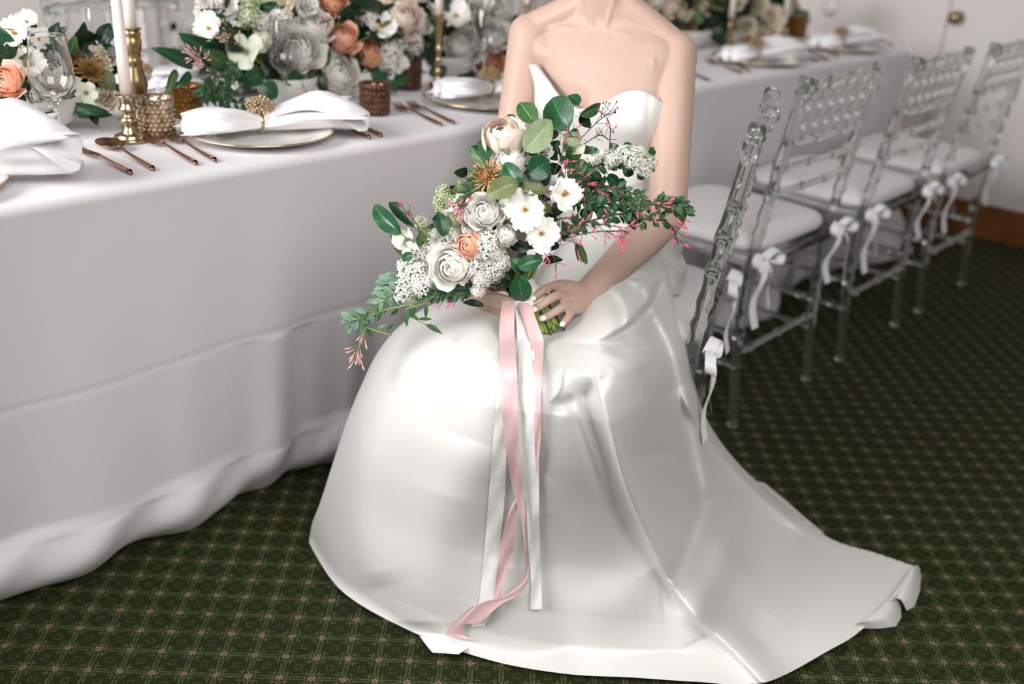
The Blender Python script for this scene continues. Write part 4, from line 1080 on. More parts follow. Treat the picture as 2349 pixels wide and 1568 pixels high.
# ------------------------------------------------------------ tableware
Z = TZ+.0015
def plate(x, y, lab):
    t = thing('dinner_plate', lab, 'plate', (x, y, Z), 0, 'gold-rimmed white plates')
    bm = bmesh.new(); lathe(bm, [(0, .002), (.07, .002), (.078, 0), (.082, .003), (.134, .013), (.139, .0155), (.1395, .0165), (.134, .0165), (.098, .0085), (.088, .0055), (0, .0055)], 64); ob('dish', bm, M_porc, t)
    bm = bmesh.new(); lathe(bm, [(.1375, .0162), (.1398, .0150), (.1408, .0163), (.1395, .0178), (.1370, .0173)], 64); ob('gold_rim', bm, M_gold, t)
    return t
def napkin_me(seed, La=.13, Lb=.16, Wa=.06, Wb=.075, ha=.021, hb=.032):
    """gathered cloth: a soft loop on one side of the ring and a fanned tail on the other"""
    rnd = random.Random(seed); bm = bmesh.new(); n = 72; rings = []; ph = rnd.random()*6
    m = 44
    for j in range(m+1):
        s = -1+2*j/m; x = -La*abs(s) if s < 0 else Lb*s
        t = abs(s)
        if s < 0: w_ = .016+(Wa-.016)*sin(min(1, t*1.12)*pi/2)**1.1*(1-.90*max(0, (t-.40)/.60)**1.8); h_ = .012+(ha-.012)*sin(t*pi*.78)
        else: w_ = .016+(Wb-.016)*t**.8; h_ = .012+(hb-.012)*sin(t*pi*.62)*(1-.45*t)
        ring = []
        for k in range(n):
            a = 2*pi*k/n
            pl = 1+ (.18-.05*t)*sin(a*4+ph+s*2)+(.07)*sin(a*7+ph*2-s*3)+.02*sin(a*13+s*5)
            yy = w_*cos(a)*pl + .012*sin(s*4+ph)*t; zz_ = h_*(1+sin(a)*(.95*(pl)))+.003
            xx = x + (.018*t*sin(a*3+ph)+.012*t*t*sin(a*7))*(1 if s > 0 else .08)
            if s > 0: zz_ += .012*t*t*sin(a*2+ph)
            ring.append(bm.verts.new((xx, yy, max(.001, zz_))))
        rings.append(ring)
    for a, b in zip(rings, rings[1:]):
        for k in range(n): bm.faces.new((a[k], a[(k+1) % n], b[(k+1) % n], b[k]))
    # sunk open ends, like rolled cloth
    for rg, sg in ((rings[0], -1), (rings[-1], 1)):
        c = sum((v.co for v in rg), Vector())/n
        prev = rg
        for q, dpt in ((.82, .012), (.6, .04)):
            nr = [bm.verts.new(c+(v.co-c)*q-Vector((sg*dpt, 0, 0))) for v in rg]
            for k in range(n): bm.faces.new((prev[k], prev[(k+1) % n], nr[(k+1) % n], nr[k]))
            prev = nr
        bm.faces.new(prev)
    # loose top layer with a curled corner
    for (x0, x1, y0, wd, zb, zt) in ((.02, Lb+.03, -.02, .075, hb*1.2, .05), (-.015, -La*.95, .0, .05, ha*1.1, .02), (.03, Lb+.015, .03, .06, hb*1.3, .03)):
        A = []
        for i in range(19):
            t = i/18; row = []
            for k in range(9):
                u = -1+2*k/8; w2 = wd*(.25+.75*t)*(1-.3*max(0, t-.75)/.25)
                row.append(bm.verts.new((x0+(x1-x0)*t-.02*u*u*t, y0*t+u*w2, max(.008, .020+zb*1.15*sin(t*pi*.72+.15)+.008*sin(u*5+ph+t*3)*t-.030*u*u*t-.02*t*t))))
            A.append(row)
        for a, b in zip(A, A[1:]):
            for k in range(8): bm.faces.new((a[k], a[k+1], b[k+1], b[k]))
    return bm_me('napkin_cloth', bm, M_napkin)
NAP = [napkin_me(s) for s in (1, 4)]
def bead_ring_me():
    rb = bmesh.new(); rnd = random.Random(4)
    for i in range(95):
        z = 1-1.5*(i+.5)/95; r = sqrt(max(0, 1-z*z)); a = i*2.39996; q = .021*rnd.uniform(.9, 1.12); rr_ = rnd.uniform(.0020, .0033)
        r2 = bmesh.ops.create_icosphere(rb, subdivisions=2, radius=rr_)
        for v in r2['verts']: v.co += Vector((r*cos(a)*q*1.1, r*sin(a)*q*1.1, z*q*.8+.002))
    for i in range(26):
        a = i*2.39996; z = .95-.9*i/26; r = sqrt(1-z*z); tube(rb, [(0, 0, 0), (r*cos(a)*.02, r*sin(a)*.02, z*.017)], .0007, 4, False)
    return bm_me('bead_cluster', rb, M_bead)
BEADS = bead_ring_me()
def napkin(x, y, z, rz, k, lab, s=1.0, ringlab='gold beaded napkin ring', grp='white napkins gathered in beaded rings'):
    o = obj('napkin', NAP[k], None); tag(o, lab, 'napkin', grp); o.location = (x, y, z); o.rotation_euler = (0, 0, rz); o.scale = (s, s, s*(1.5 if x < .6 else 1))
    r = thing('napkin_ring', ringlab, 'napkin ring', (x, y, z), rz, 'beaded napkin rings')
    bm = bmesh.new(); n = 30; A = []
    for i in range(n):
        a = 2*pi*i/n; cy_, cz_ = .0225*cos(a), .0165+.0185*sin(a)
        A.append([bm.verts.new((sx_, cy_*q, .0165+(cz_-.0165)*q+.003)) for sx_, q in ((-.003, 1), (.003, 1), (.003, 1.08), (-.003, 1.08))])
    for i in range(n):
        a, b = A[i], A[(i+1) % n]
        for k2 in range(4): bm.faces.new((a[k2], a[(k2+1) % 4], b[(k2+1) % 4], b[k2]))
    ob('band', bm, M_bead, r)
    c = obj('bead_cluster', BEADS, r, Matrix.Translation((0, -.004, .046))); c['kind'] = 'stuff'
    return o
def wineglass_me():
    bm = bmesh.new()
    lathe(bm, [(0, .001), (.0325, .001), (.0332, .0011), (.0335, .0016), (.0332, .0021), (.0325, .0023), (.02, .004), (.006, .008), (.0036, .02), (.0032, .06), (.0042, .078), (.010, .086), (.024, .096), (.034, .112), (.0375, .130), (.036, .155), (.0325, .180), (.03035, .197), (.03005, .1994), (.0300, .2000), (.0296, .2003),
               (.0293, .1999), (.0292, .1994), (.0295, .197), (.0317, .180), (.0351, .155), (.0366, .130), (.0331, .113), (.0232, .0975), (.009, .0885), (0, .0875)], 48)
    return bm_me('wine_glass', bm, M_glass)
WG = wineglass_me()
def glass(x, y, lab):
    o = obj('wine_glass', WG, None); tag(o, lab, 'glass', 'clear stemmed wine glasses'); o.location = (x, y, Z); o.scale = (.97, .97, .955); return o
def bent_strip(bm, st, mi=0):
    """st: list of (y, halfwidth, z, thickness) flatware sections along +Y"""
    R = []
    for (y, hw, z, th) in st:
        R.append([bm.verts.new((-hw, y, z+th*.3)), bm.verts.new((0, y, z)), bm.verts.new((hw, y, z+th*.3)), bm.verts.new((hw*.8, y, z+th)), bm.verts.new((0, y, z+th*.8)), bm.verts.new((-hw*.8, y, z+th))])
    for a, b in zip(R, R[1:]):
        for k in range(6): bm.faces.new((a[k], a[(k+1) % 6], b[(k+1) % 6], b[k]))
    bm.faces.new(R[0]); bm.faces.new(R[-1])
def handle(bm, y0, y1, r=.0042):
    n = 10; ys = [y0, y0+.0005]+list(np.linspace(y0+.006, y1, 12)); R = []
    for i, y in enumerate(ys):
        t = (y-y0)/(y1-y0); rr_ = r*(.75+.25*cos(t*pi*.9)) if i > 0 else r*.98
        R.append([bm.verts.new((rr_*cos(2*pi*k/n), y+(.006*sin(2*pi*k/n)+.006)*(i < 2)*1.0, -.0002+r+.006*t*t+rr_*sin(2*pi*k/n))) for k in range(n)])
    for a, b in zip(R, R[1:]):
        for k in range(n): bm.faces.new((a[k], a[(k+1) % n], b[(k+1) % n], b[k]))
    bm.faces.new(R[0]); bm.faces.new(R[-1])
def fork_parts():
    a = bmesh.new(); handle(a, 0, .138)
    b = bmesh.new(); bent_strip(b, [(.134, .0028, .0105, .003), (.142, .004, .010, .0022), (.149, .010, .006, .0018), (.156, .0125, .004, .0016), (.160, .0125, .0038, .0015)])
    for i in range(4):
        x = (i-1.5)*.0068
        m_ = bmesh.new(); c = []
        for (y, z) in ((.158, .0038), (.172, .004), (.188, .0062), (.203, .0115)):
            w2 = .0020 if y < .2 else .0010
            c.append([b.verts.new((x-w2, y, z)), b.verts.new((x+w2, y, z)), b.verts.new((x+w2, y, z+.0015)), b.verts.new((x-w2, y, z+.0015))])
        for p, q in zip(c, c[1:]):
            for k in range(4): b.faces.new((p[k], p[(k+1) % 4], q[(k+1) % 4], q[k]))
        b.faces.new(c[-1]); m_.free()
    return bm_me('handle', a, M_copper), bm_me('tines', b, M_copper)
def spoon_parts():
    a = bmesh.new(); handle(a, 0, .138); b = bmesh.new(); n = 28; R = []
    bent_strip(b, [(.134, .0028, .0105, .003), (.142, .0035, .010, .0025), (.150, .006, .0075, .002)])
    for (s, z) in ((0, 0), (.45, .0012), (.8, .0045), (1, .0085), (1.0, .0098), (.93, .0085), (.75, .0055), (.4, .0028), (0, .0018)):
        R.append([b.verts.new((.0235*s*cos(2*pi*k/n)*(1-.12*sin(2*pi*k/n)), .182+.037*s*sin(2*pi*k/n), z+.001)) for k in range(n)])
    for p, q in zip(R, R[1:]):
        for k in range(n): b.faces.new((p[k], p[(k+1) % n], q[(k+1) % n], q[k]))
    bmesh.ops.remove_doubles(b, verts=b.verts, dist=.0001)
    return bm_me('handle', a, M_copper), bm_me('bowl', b, M_copper)
def knife_parts():
    a = bmesh.new(); handle(a, 0, .115); b = bmesh.new(); R = []
    for (y, x0, x1, z) in ((.112, -.003, .003, .0075), (.122, -.005, .006, .007), (.135, -.0085, .008, .005), (.175, -.0085, .008, .003), (.205, -.0060, .0078, .003), (.222, .003, .0072, .003)):
        R.append([b.verts.new((x0, y, z)), b.verts.new((x1, y, z)), b.verts.new((x1, y, z+.0022)), b.verts.new((x0, y, z+.0008))])
    for p, q in zip(R, R[1:]):
        for k in range(4): b.faces.new((p[k], p[(k+1) % 4], q[(k+1) % 4], q[k]))
    b.faces.new(R[0]); b.faces.new(R[-1])
    return bm_me('handle', a, M_copper), bm_me('blade', b, M_copper)
FK, SPN, KN = fork_parts(), spoon_parts(), knife_parts()
def cutlery(kind, h, t, lab, grp=None, z=Z):
    me2 = {'fork': FK, 'spoon': SPN, 'knife': KN}[kind]
    h = Vector(h); t = Vector(t); a = atan2(-(t-h).x, (t-h).y)
    o = thing('dinner_'+kind if kind != 'spoon' else 'table_spoon', lab, kind, (h.x, h.y, z), a, grp)
    obj('handle', me2[0], o); obj({'fork': 'tines', 'spoon': 'spoon_bowl', 'knife': 'blade'}[kind], me2[1], o)
    return o
def cz(kind, hp, tp, lab):
    cutlery(kind, onz(*hp, TZ).xy.to_3d(), onz(*tp, TZ).xy.to_3d(), lab, 'copper flatware')
PX = (.47, 1.085, 1.70, 2.33, 2.95, 3.56)
PLAB = ('gold-rimmed white plate at the left edge of the picture', 'gold-rimmed white plate right of the mercury votive, second from the left', 'gold-rimmed white plate just left of the bride arm, third from the left', 'gold-rimmed white plate hidden behind the bride, among the right settings', 'gold-rimmed white plate right of the bride shoulder', 'gold-rimmed white plate farthest right near the table end')
for x, l in zip(PX, PLAB):
    if abs(x-2.33) > .1: plate(x, 1.605, l)
zn = Z+.013
napkin(.50, 1.60, zn, radians(-12), 1, 'white satin napkin fanned out on the leftmost plate', 1.15, 'gold beaded ring cut by the left picture edge')
napkin(1.085, 1.60, zn, radians(-20), 0, 'white satin napkin drawn through a beaded ring on the second plate', 1.08, 'gold beaded napkin ring on the second plate from the left, nearest whole one')
napkin(1.73, 1.62, zn, radians(-15), 0, 'white satin napkin on the plate left of the bride arm', 1.05, 'gold beaded napkin ring just left of the bride arm')
napkin(2.93, 1.60, zn, radians(-8), 1, 'white folded napkin on the plate right of the bride shoulder', 1.1, 'gold beaded napkin ring right of the bride shoulder')
napkin(3.55, 1.61, zn, radians(-8), 0, 'white napkin on the plate nearest the far table end', 1.1, 'gold beaded napkin ring nearest the far table end')
cz('knife', (303, 403), (186, 350), 'copper knife beside the leftmost napkin')
cz('spoon', (354, 394), (226, 326), 'copper spoon lying between the knife and the forks')
cz('fork', (452, 381), (344, 325), 'copper fork left of its pair, next to the mercury votive')
cz('fork', (496, 374), (374, 312), 'copper fork beside the plate, right one of the near pair')
cz('knife', (877, 316), (812, 290), 'copper knife reaching out from under the second napkin, upper one')
cz('spoon', (850, 321), (770, 292), 'copper spoon handle reaching out from under the second napkin, lower one')
cz('fork', (1013, 291), (905, 247), 'copper fork left one of the pair by the bride arm')
cz('fork', (1042, 287), (925, 238), 'copper fork right one of the pair by the bride arm')
cz('spoon', (1626, 188), (1520, 150), 'dark copper spoon just right of the bride upper arm')
cz('fork', (1700, 170), (1605, 138), 'copper fork left of the plate right of the bride shoulder, nearer one')
cz('fork', (1718, 166), (1625, 130), 'copper fork left of the plate right of the bride shoulder, farther one')
cz('knife', (1876, 143), (1800, 118), 'copper knife between the two far right plates, nearer one')
cz('spoon', (1898, 139), (1825, 113), 'copper spoon between the two far right plates')
cz('fork', (1922, 132), (1850, 104), 'copper fork left of the farthest plate')
cz('knife', (2049, 107), (1985, 85), 'copper knife right of the farthest plate at the table end')
# glasses
def gpos(px, py): p = onz(px, py, TZ); return p.x, p.y
glass(*gpos(140, 340), 'clear wine glass in front of the left flower bowl')
glass(*gpos(657, 260), 'clear wine glass in front of the middle arrangement')
glass(*gpos(243, 232), 'clear wine glass behind the white candles')
glass(*gpos(1108, 205), 'clear wine glass left of the bride shoulder, behind the beaded napkin')
glass(*gpos(1208, 160), 'clear wine glass directly behind the bride right shoulder')
glass(*gpos(960, 165), 'clear wine glass across the table behind the blush rose')
glass(*gpos(1893, 88), 'clear wine glass near the far right end of the table')
# candlesticks
def candlestick(x, y, prof, hc_, lab, clab, m, ch_=.26, lean=(0, 0), cr_=.0105, coll=True, faces=24):
    t = thing('candlestick', lab, 'candlestick', (x, y, Z)); zt_ = prof[-1][1]
    k1 = max(3, len(prof)//3)
    bm = bmesh.new(); lathe(bm, prof[:k1+1], 36); ob('base', bm, m, t)
    bm = bmesh.new(); lathe(bm, prof[k1:], 36); ob('stem', bm, m, t)
    bm = bmesh.new(); lathe(bm, [(.009, zt_-.018), (.0125, zt_-.016), (.0125, zt_-.001), (.0185, zt_), (.0190, zt_+.0015), (.0125, zt_+.0025), (.0118, zt_-.012), (0, zt_-.012)], 32); ob('candle_cup', bm, m, t)
    c = thing('taper_candle', clab, 'candle', (x, y, Z+zt_-.010), 0)
    c.rotation_euler = (lean[0], lean[1], 0)
    bm = bmesh.new(); lathe(bm, [(0, 0), (cr_, 0), (cr_*.99, ch_*.3), (cr_*.80, ch_*.93), (cr_*.55, ch_*.985), (0, ch_)], 28); ob('wax', bm, M_candle, c)
    bm = bmesh.new(); tube(bm, [(0, 0, ch_), (.0005, 0, ch_+.006), (.002, 0, ch_+.011)], .0008, 6); ob('wick', bm, M_stemd, c)
short = [(0, 0), (.030, 0), (.032, .003), (.030, .007), (.026, .010), (.027, .013), (.015, .018), (.0105, .028), (.009, .036), (.015, .041), (.0165, .046), (.012, .052), (.008, .056), (.011, .062), (.016, .067), (.0165, .071), (.0125, .076), (.0125, .092), (.014, .096)]
x, y = gpos(300, 324); candlestick(x, y, [(a_, b_*.84) for a_, b_ in short], .1, 'short turned brass candlestick, nearest the camera', 'cream taper candle in the short brass candlestick', M_brass2, .26)
tall = [(a_*.95, b_*.80) for a_, b_ in [(0, 0), (.034, 0), (.036, .004), (.030, .010), (.018, .016), (.010, .026), (.012, .034), (.009, .040), (.011, .060), (.019, .082), (.0225, .100), (.020, .115), (.015, .140), (.014, .150), (.017, .153), (.0125, .158), (.015, .166), (.0125, .172), (.016, .176), (.016, .180), (.017, .186), (.018, .204), (.0155, .208), (.0175, .214), (.0165, .222), (.014, .226)]]
x, y = gpos(322, 292); candlestick(x, y, tall, .2, 'tall turned brass candlestick behind the short one', 'cream taper candle in the tall brass candlestick', M_brass, .24)
thin = [(0, 0), (.032, 0), (.033, .003), (.02, .008), (.007, .014), (.006, .03), (.009, .036), (.006, .042), (.0065, .055), (.0095, .06), (.006, .066), (.006, .08), (.0095, .086), (.006, .092), (.007, .12), (.0085, .14), (.007, .15), (.010, .165), (.012, .17)]
x, y = gpos(1003, 198); candlestick(x, y, thin, .17, 'slim gold candlestick standing left of the bride arm', 'cream taper candle in the slim gold candlestick', M_gold, .25)
x, y = gpos(1200, 150); candlestick(x, y, thin, .17, 'slim gold candlestick hidden behind the bride right shoulder', 'cream taper candle behind the bride right shoulder', M_gold, .25)
x, y = gpos(1668, 108); candlestick(x, y, short, .1, 'short brass candlestick right of the bride shoulder', 'cream taper candle right of the bride shoulder, before the dark flowers', M_brass, .26)
x, y = gpos(1793, 92); candlestick(x, y, short[:12]+[(.010, .06)], .06, 'low brass candlestick at the far right flowers', 'cream candle stub at the far right flowers', M_brass, .12)
# votive cups
def votive(px, py, r, h, m, lab, knob=None, nb=18, rowsn=7, flare=1.0):
    x, y = gpos(px, py); t = thing('votive_cup', lab, 'candle holder', (x, y, Z))
    bm = bmesh.new(); lathe(bm, [(0, .001), (r*.86, .001), (r*.93, .004), (r*.96*1, h*.3), (r*.98, h*.7), (r*flare, h*.97), (r*flare*.99, h), (r*flare*.94, h*.99), (r*.91, h*.7), (r*.88, h*.25), (r*.8, .007), (0, .007)], 48); ob('cup', bm, m, t)
    bm = bmesh.new(); rng = random.Random(2)
    for j in range(rowsn):
        for i in range(nb):
            a = 2*pi*(i+.5*(j % 2)*(knob != 'grid'))/nb; z = h*(.10+.80*j/(rowsn-1)); rr_ = r*(.955+.04*(z/h))
            e = Vector((cos(a), sin(a), 0)); q = pi*r/nb*.82; hz = h*.8/(rowsn-1)*.5*.86
            s_ = bmesh.ops.create_icosphere(bm, subdivisions=1, radius=1)
            for v in s_['verts']:
                c = v.co.copy(); v.co = e*(rr_+c.x*.0022)+Vector((-sin(a), cos(a), 0))*c.y*q+Vector((0, 0, z+c.z*hz))
    o = ob('hobnail_relief', bm, m, t); o['kind'] = 'stuff'
    bm = bmesh.new(); lathe(bm, [(0, .008), (r*.62, .008), (r*.62, h*.4), (0, h*.4)], 24); ob('candle', bm, M_candle, t)
    return t
votive(363, 312, .0325, .072, M_merc, 'gold mercury glass votive right of the brass candlesticks', None, 18, 8, 1.03)
votive(430, 268, .0325, .064, M_amber, 'amber glass votive behind the gold mercury one', None, 16, 6, 1.04)
votive(860, 262, .033, .066, M_brown, 'dark brown votive with raised rows of shiny round dots', 'grid', 22, 5, 1.0)
votive(936, 205, .033, .066, M_brown, 'brown votive half hidden behind the dotted one', None, 16, 6, 1.0)
votive(1826, 84, .036, .068, M_amber, 'amber votive by the far right glass', None, 16, 6, 1.0)
# far-side place settings
for i, (px, py, rz, lb) in enumerate(((470, 205, 25, 'white napkin across the table, left of the middle arrangement'), (322, 214, 75, 'white napkin across the table, right of the tall brass candlestick'),)):
    x, y = gpos(px, py)
    if i == 0: plate(x+.02, y+.01, 'gold-rimmed white plate across the table, left of the middle arrangement')
    napkin(x, y, Z+(.013 if i == 0 else 0), radians(rz), i, lb, 1.2 if i == 0 else .7, 'gold beaded ring on the far napkin '+('by the middle arrangement' if i == 0 else 'by the tall candlestick'))
# ------------------------------------------------------------ flower arrangements
def arrange(bx, by, br, bh, lab, depthy, items, leaves, seed, fill, bowlm=M_bowl, nfill=60):
    t = thing('flower_arrangement', lab, 'flowers', (bx, by, Z)); A = Plant(t); rnd = random.Random(seed)
    bm = bmesh.new(); lathe(bm, [(0, .001), (br*.5, .001), (br*.55, .003), (br*.85, bh*.35), (br*.98, bh*.75), (br, bh), (br*.97, bh), (br*.93, bh*.75), (br*.8, bh*.38), (0, bh*.2)], 48); ob('bowl', bm, bowlm, t)
    C0 = Vector((bx, by, TZ+bh))
    used = []
    for it in items:
        k, px, py, r = it[:4]; dy = it[4] if len(it) > 4 else 0
        p = ony(px, py, depthy+dy); R = r*depth(p)/F; p.z = max(p.z, TZ+R*.8); d = (TOCAM(p)*.9+(p-C0).normalized()*.5+Vector((rnd.uniform(-.5, .0), rnd.uniform(-.25, .25), rnd.uniform(.1, .5)))).normalized()
        used.append(p)
        if k == 'open': A.open('white_open_flower', p, d, R*1.08, OPET, H_open, 8, 68)
        elif k == 'hell': A.open('hellebore_flower', p, d, R*1.08, HPET, H_hell, 5, 60)
        elif k == 'jas': A.open('jasmine_flower', p, d, R*1.1, JPET, H_open, 5, 72)
        elif k in ROSE: A.put(k.replace('dpeach', 'peach')+'_rose', ROSE[k][rnd.randrange(2)], p, d, R*1.08)
        elif k[:-1] in ROSEBUD: A.put(k[:-1].replace('dpeach', 'peach')+'_rose', ROSEBUD[k[:-1]], p, d, R*1.15)
        elif k == 'ran': A.put('white_ranunculus', RANUN[0], p, d, R)
        elif k in ('tan', 'bronze'): A.put(k+'_bloom', MUM[k], p, d, R)
        elif k in ('ccream', 'cwhite'): A.put(k[1:]+'_carnation', CARN[k[1:]], p, d, R)
        elif k in ('lil', 'grn', 'spi'):
            o = A.put('lilac_cluster' if k == 'lil' else 'green_floret_cluster' if k == 'grn' else 'small_white_cluster', {'lil': LIL[0], 'grn': GRN, 'spi': SPI}[k], p, d, R); o['kind'] = 'stuff'
        bm = bmesh.new(); tube(bm, spline([p-d*R*.5, p.lerp(C0, .5)-Vector((0, 0, .01)), C0+Vector((rnd.uniform(-.03, .03), rnd.uniform(-.03, .03), -.03))], 6), .0022, 6); A.mesh('stem', bm, M_stem)
    for (b, tp, wpx, kind, dy) in leaves:
        p = ony(b[0], b[1], depthy+dy); q = ony(tp[0], tp[1], depthy+dy-.02); p.z = max(p.z, TZ+.012); q.z = max(q.z, TZ+.012)
        A.leaf(p, q, wpx*depth(p)/F, kind, None, rnd.uniform(-.4, .4))
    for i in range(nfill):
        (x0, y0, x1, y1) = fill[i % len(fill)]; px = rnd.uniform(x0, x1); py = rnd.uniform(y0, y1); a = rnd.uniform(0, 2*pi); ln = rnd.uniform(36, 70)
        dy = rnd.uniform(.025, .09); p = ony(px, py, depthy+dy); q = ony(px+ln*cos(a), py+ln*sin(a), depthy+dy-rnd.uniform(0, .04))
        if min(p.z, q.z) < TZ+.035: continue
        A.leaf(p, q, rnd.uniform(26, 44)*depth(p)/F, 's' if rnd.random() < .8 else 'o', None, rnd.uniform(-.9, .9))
    return A
x, y = gpos(105, 312)
arrange(x, y+.06, .098, .066, 'low flower arrangement in a grey bowl at the left with a peach rose', y+.02,
  [('open', 35, 78, 42), ('open', 62, 52, 30, .03), ('open', 62, 150, 42), ('open', 88, 92, 30, .02), ('peach', 12, 186, 36, -.03), ('white', 118, 168, 46, -.0), ('blush', 120, 88, 28, .05), ('ccream', 232, 134, 34, .02), ('bronze', 208, 160, 36, .0), ('bronze', 170, 128, 26, .03), ('hell', 197, 214, 28, -.02), ('ccream', 246, 226, 30, -.01), ('white', 150, 206, 28, .0), ('jas', 72, 258, 20, -.05), ('jas', 92, 286, 18, -.05), ('jas', 112, 232, 20, -.05), ('white', 88, 216, 26, .0), ('lil', 20, 110, 24, .05)],
  [((24, 140), (0, 64), 44, 'd', .0), ((160, 130), (172, 84), 26, 'm', .03), ((228, 165), (262, 205), 44, 'o', .0), ((165, 240), (255, 262), 26, 'd', -.04), ((200, 240), (225, 285), 26, 's', -.02), ((150, 240), (205, 275), 20, 'd', -.03), ((15, 215), (10, 270), 34, 'd', -.03), ((45, 250), (42, 300), 34, 'd', -.06), ((30, 225), (55, 265), 40, 'd', -.04), ((100, 245), (140, 262), 24, 'd', -.03), ((5, 240), (40, 260), 30, 's', -.03), ((185, 250), (262, 268), 18, 'd', -.03), ((110, 250), (118, 272), 18, 'd', -.05)],
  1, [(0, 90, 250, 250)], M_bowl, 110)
x, y = gpos(690, 248)
Mid = arrange(x, y+.05, .068, .062, 'large flower arrangement in a grey bowl at the middle with peach roses', y+.03,
  [('open', 481, 66, 38), ('open', 548, 44, 30, .02), ('open', 520, 14, 34, .03), ('cwhite', 478, 14, 34, .03), ('hell', 566, 120, 42, -.02), ('hell', 600, 100, 26, -.01), ('white', 680, 116, 50, -.02), ('white', 722, 62, 38, .0), ('cwhite', 745, 120, 34, .02), ('peach', 786, 84, 34, -.01), ('dpeachb', 843, 122, 32, .0), ('open', 872, 62, 40, .01), ('blush', 918, 38, 48, .02), ('blushb', 905, 10, 40, .05), ('white', 776, 168, 44, -.01), ('white', 790, 190, 36, .0), ('grn', 572, 38, 30, .0), ('lil', 606, 56, 28, .0), ('lil', 640, 48, 28, .0), ('lil', 640, 80, 26, .01), ('grn', 560, 8, 28, .03), ('ccream', 640, 8, 34, .03), ('dpeach', 765, 4, 30, .02), ('cwhite', 700, 10, 34, .03), ('lil', 885, 132, 34, .01), ('spi', 905, 100, 30, .01), ('open', 912, 150, 30, .01), ('lil', 945, 100, 28, .03), ('white', 955, 52, 30, .05), ('spi', 838, 36, 26, .03), ('ccream', 826, 14, 26, .04), ('hell', 745, 145, 22, .0), ('spi', 690, 178, 18, .0), ('jas', 540, 195, 14, -.06)],
  [((450, 152), (364, 112), 34, 'd', -.02), ((500, 120), (423, 90), 50, 'd', .0), ((495, 140), (440, 92), 40, 'd', .01), ((520, 150), (470, 118), 40, 'm', .0), ((600, 190), (635, 226), 46, 'd', -.05), ((560, 175), (552, 215), 44, 's', -.04), ((600, 165), (560, 190), 44, 'd', -.03), ((545, 150), (520, 180), 40, 'd', -.02), ((640, 165), (700, 190), 40, 'd', -.03), ((730, 165), (745, 215), 30, 's', -.02), ((745, 105), (750, 150), 28, 'm', -.02), ((405, 158), (383, 212), 20, 'm', -.02), ((438, 165), (408, 200), 22, 'd', -.03), ((560, 90), (525, 110), 44, 's', .0), ((540, 130), (590, 150), 44, 's', .0), ((640, 130), (610, 175), 44, 's', .0), ((850, 165), (895, 190), 30, 'd', -.01), ((900, 190), (940, 175), 28, 'd', .0), ((890, 70), (935, 80), 30, 's', .0), ((820, 105), (808, 150), 44, 's', .01), ((880, 185), (915, 215), 22, 'd', -.02), ((930, 200), (960, 215), 20, 'm', .0), ((520, 30), (470, 28), 24, 'd', .02), ((600, 14), (660, 20), 26, 'd', .03), ((490, 190), (465, 215), 20, 'd', -.05)],
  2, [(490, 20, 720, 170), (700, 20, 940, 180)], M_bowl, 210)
def Y3(l, y): return [ony(a, b, y) for a, b in l]
vine(Mid, 'trailing_vine', Y3([(545, 140), (525, 175), (505, 205), (520, 230), (560, 238)], y-.03), 10, .022, .009, M_vine, 31, .0012)
vine(Mid, 'trailing_vine', Y3([(500, 160), (480, 190), (470, 215), (500, 212)], y-.03), 8, .024, .010, M_vine, 32, .0012)
buds(Mid, 'jasmine_buds', Y3([(500, 175), (470, 145), (450, 125)], y-.04), 26, .017, 33, [M_lpink, M_stemd], .02, 0)
buds(Mid, 'jasmine_buds', Y3([(560, 110), (530, 85), (515, 70)], y-.04), 18, .015, 34, [M_lpink, M_stemd], .03, 0)
buds(Mid, 'jasmine_buds', Y3([(690, 185), (700, 205), (715, 228)], y-.055), 18, .014, 35, [M_lpink, M_stem], .02, .3)
buds(Mid, 'jasmine_buds', Y3([(790, 20), (760, 45), (735, 50)], y-.03), 26, .016, 36, [M_lpink, M_stemd], .028, 0)
x, y = gpos(1075, 195)
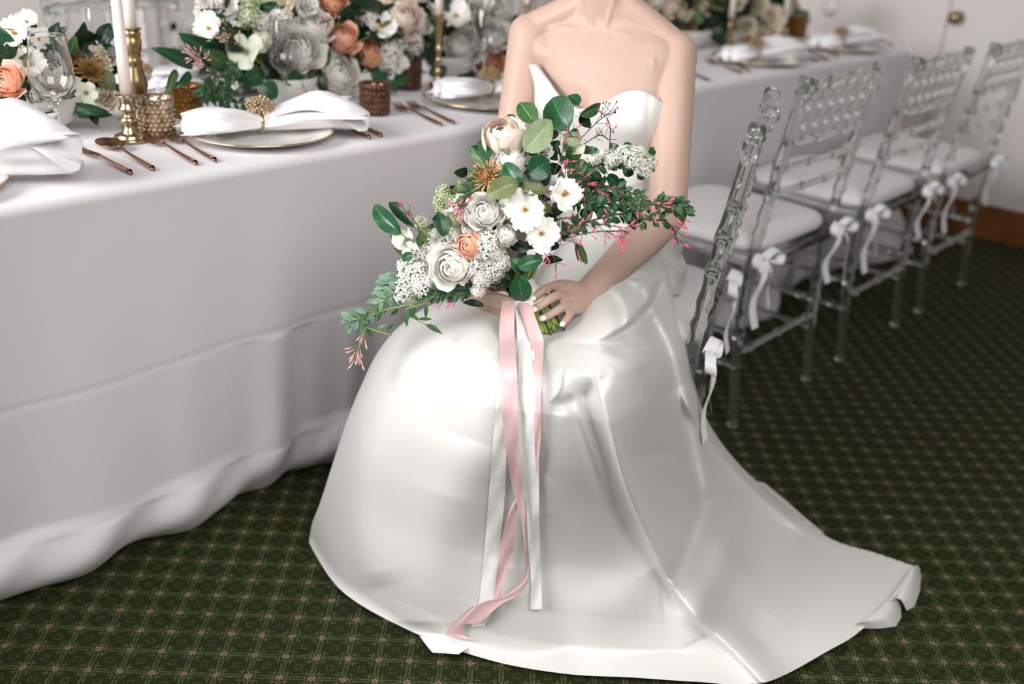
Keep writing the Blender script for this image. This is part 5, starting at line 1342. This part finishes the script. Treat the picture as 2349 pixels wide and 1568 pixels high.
arrange(x+.02, y+.10, .075, .062, 'dark leafy arrangement with white and peach roses just left of the bride', y+.07,
  [('open', 1046, 38, 38), ('white', 1058, 105, 40, -.02), ('dpeach', 1125, 138, 32, -.01), ('white', 1128, 82, 36), ('ccream', 1105, 44, 24, .03), ('cwhite', 1152, 72, 28, .0), ('cwhite', 1098, 8, 34, .03), ('lil', 1150, 30, 26, .03), ('white', 1010, 6, 30, .05), ('tan', 1160, 118, 22, .03), ('cwhite', 990, 55, 20, .03), ('spi', 1140, 10, 24, .04)],
  [((1000, 90), (985, 40), 34, 'm', .0), ((1020, 140), (975, 120), 44, 's', .0), ((1080, 150), (1060, 190), 44, 's', -.02), ((1000, 150), (1010, 200), 44, 's', .0), ((1110, 165), (1140, 180), 34, 'd', .0), ((960, 160), (935, 200), 26, 'd', -.02)],
  3, [(965, 10, 1170, 175)], M_bowl, 150)
x, y = gpos(1640, 120)
arrange(x, y+.12, .085, .062, 'dark shadowed arrangement of cream flowers behind the bride shoulder', y+.08,
  [('ccream', 1712, 60, 26, .0), ('ccream', 1758, 45, 42, .0), ('ccream', 1735, 12, 34, .02), ('cream', 1790, 12, 36, .03), ('cream', 1770, 90, 28, .0), ('tan', 1715, 100, 22), ('bronze', 1580, 62, 20), ('blush', 1530, 12, 26, .0), ('cream', 1560, 30, 22), ('cream', 1598, 20, 24, .02), ('ccream', 1690, 5, 24, .02), ('lil', 1500, 0, 30, .02), ('blush', 1480, -20, 30, .02)],
  [((1590, 50), (1612, 25), 32, 'm', -.02), ((1620, 60), (1600, 30), 30, 'd', .0), ((1640, 100), (1660, 60), 44, 's', .0), ((1760, 100), (1790, 75), 34, 's', .0), ((1540, 45), (1570, 75), 34, 's', .0)],
  4, [(1480, -10, 1700, 95), (1620, 0, 1810, 100)], M_bowl, 230)
# small dropped leaf on the carpet
p = onz(2030, 1184, .003); bm = bmesh.new(); small_leaf(bm, Vector((0, 0, 0)), Vector((.6, -.8, .05)), Vector((0, 0, 1)), .018, .005, 0, .1)
o = ob('fallen_leaf', bm, M_leafp); o.location = p; tag(o, 'tiny pale green leaf fallen on the carpet right of the gown', 'leaf')
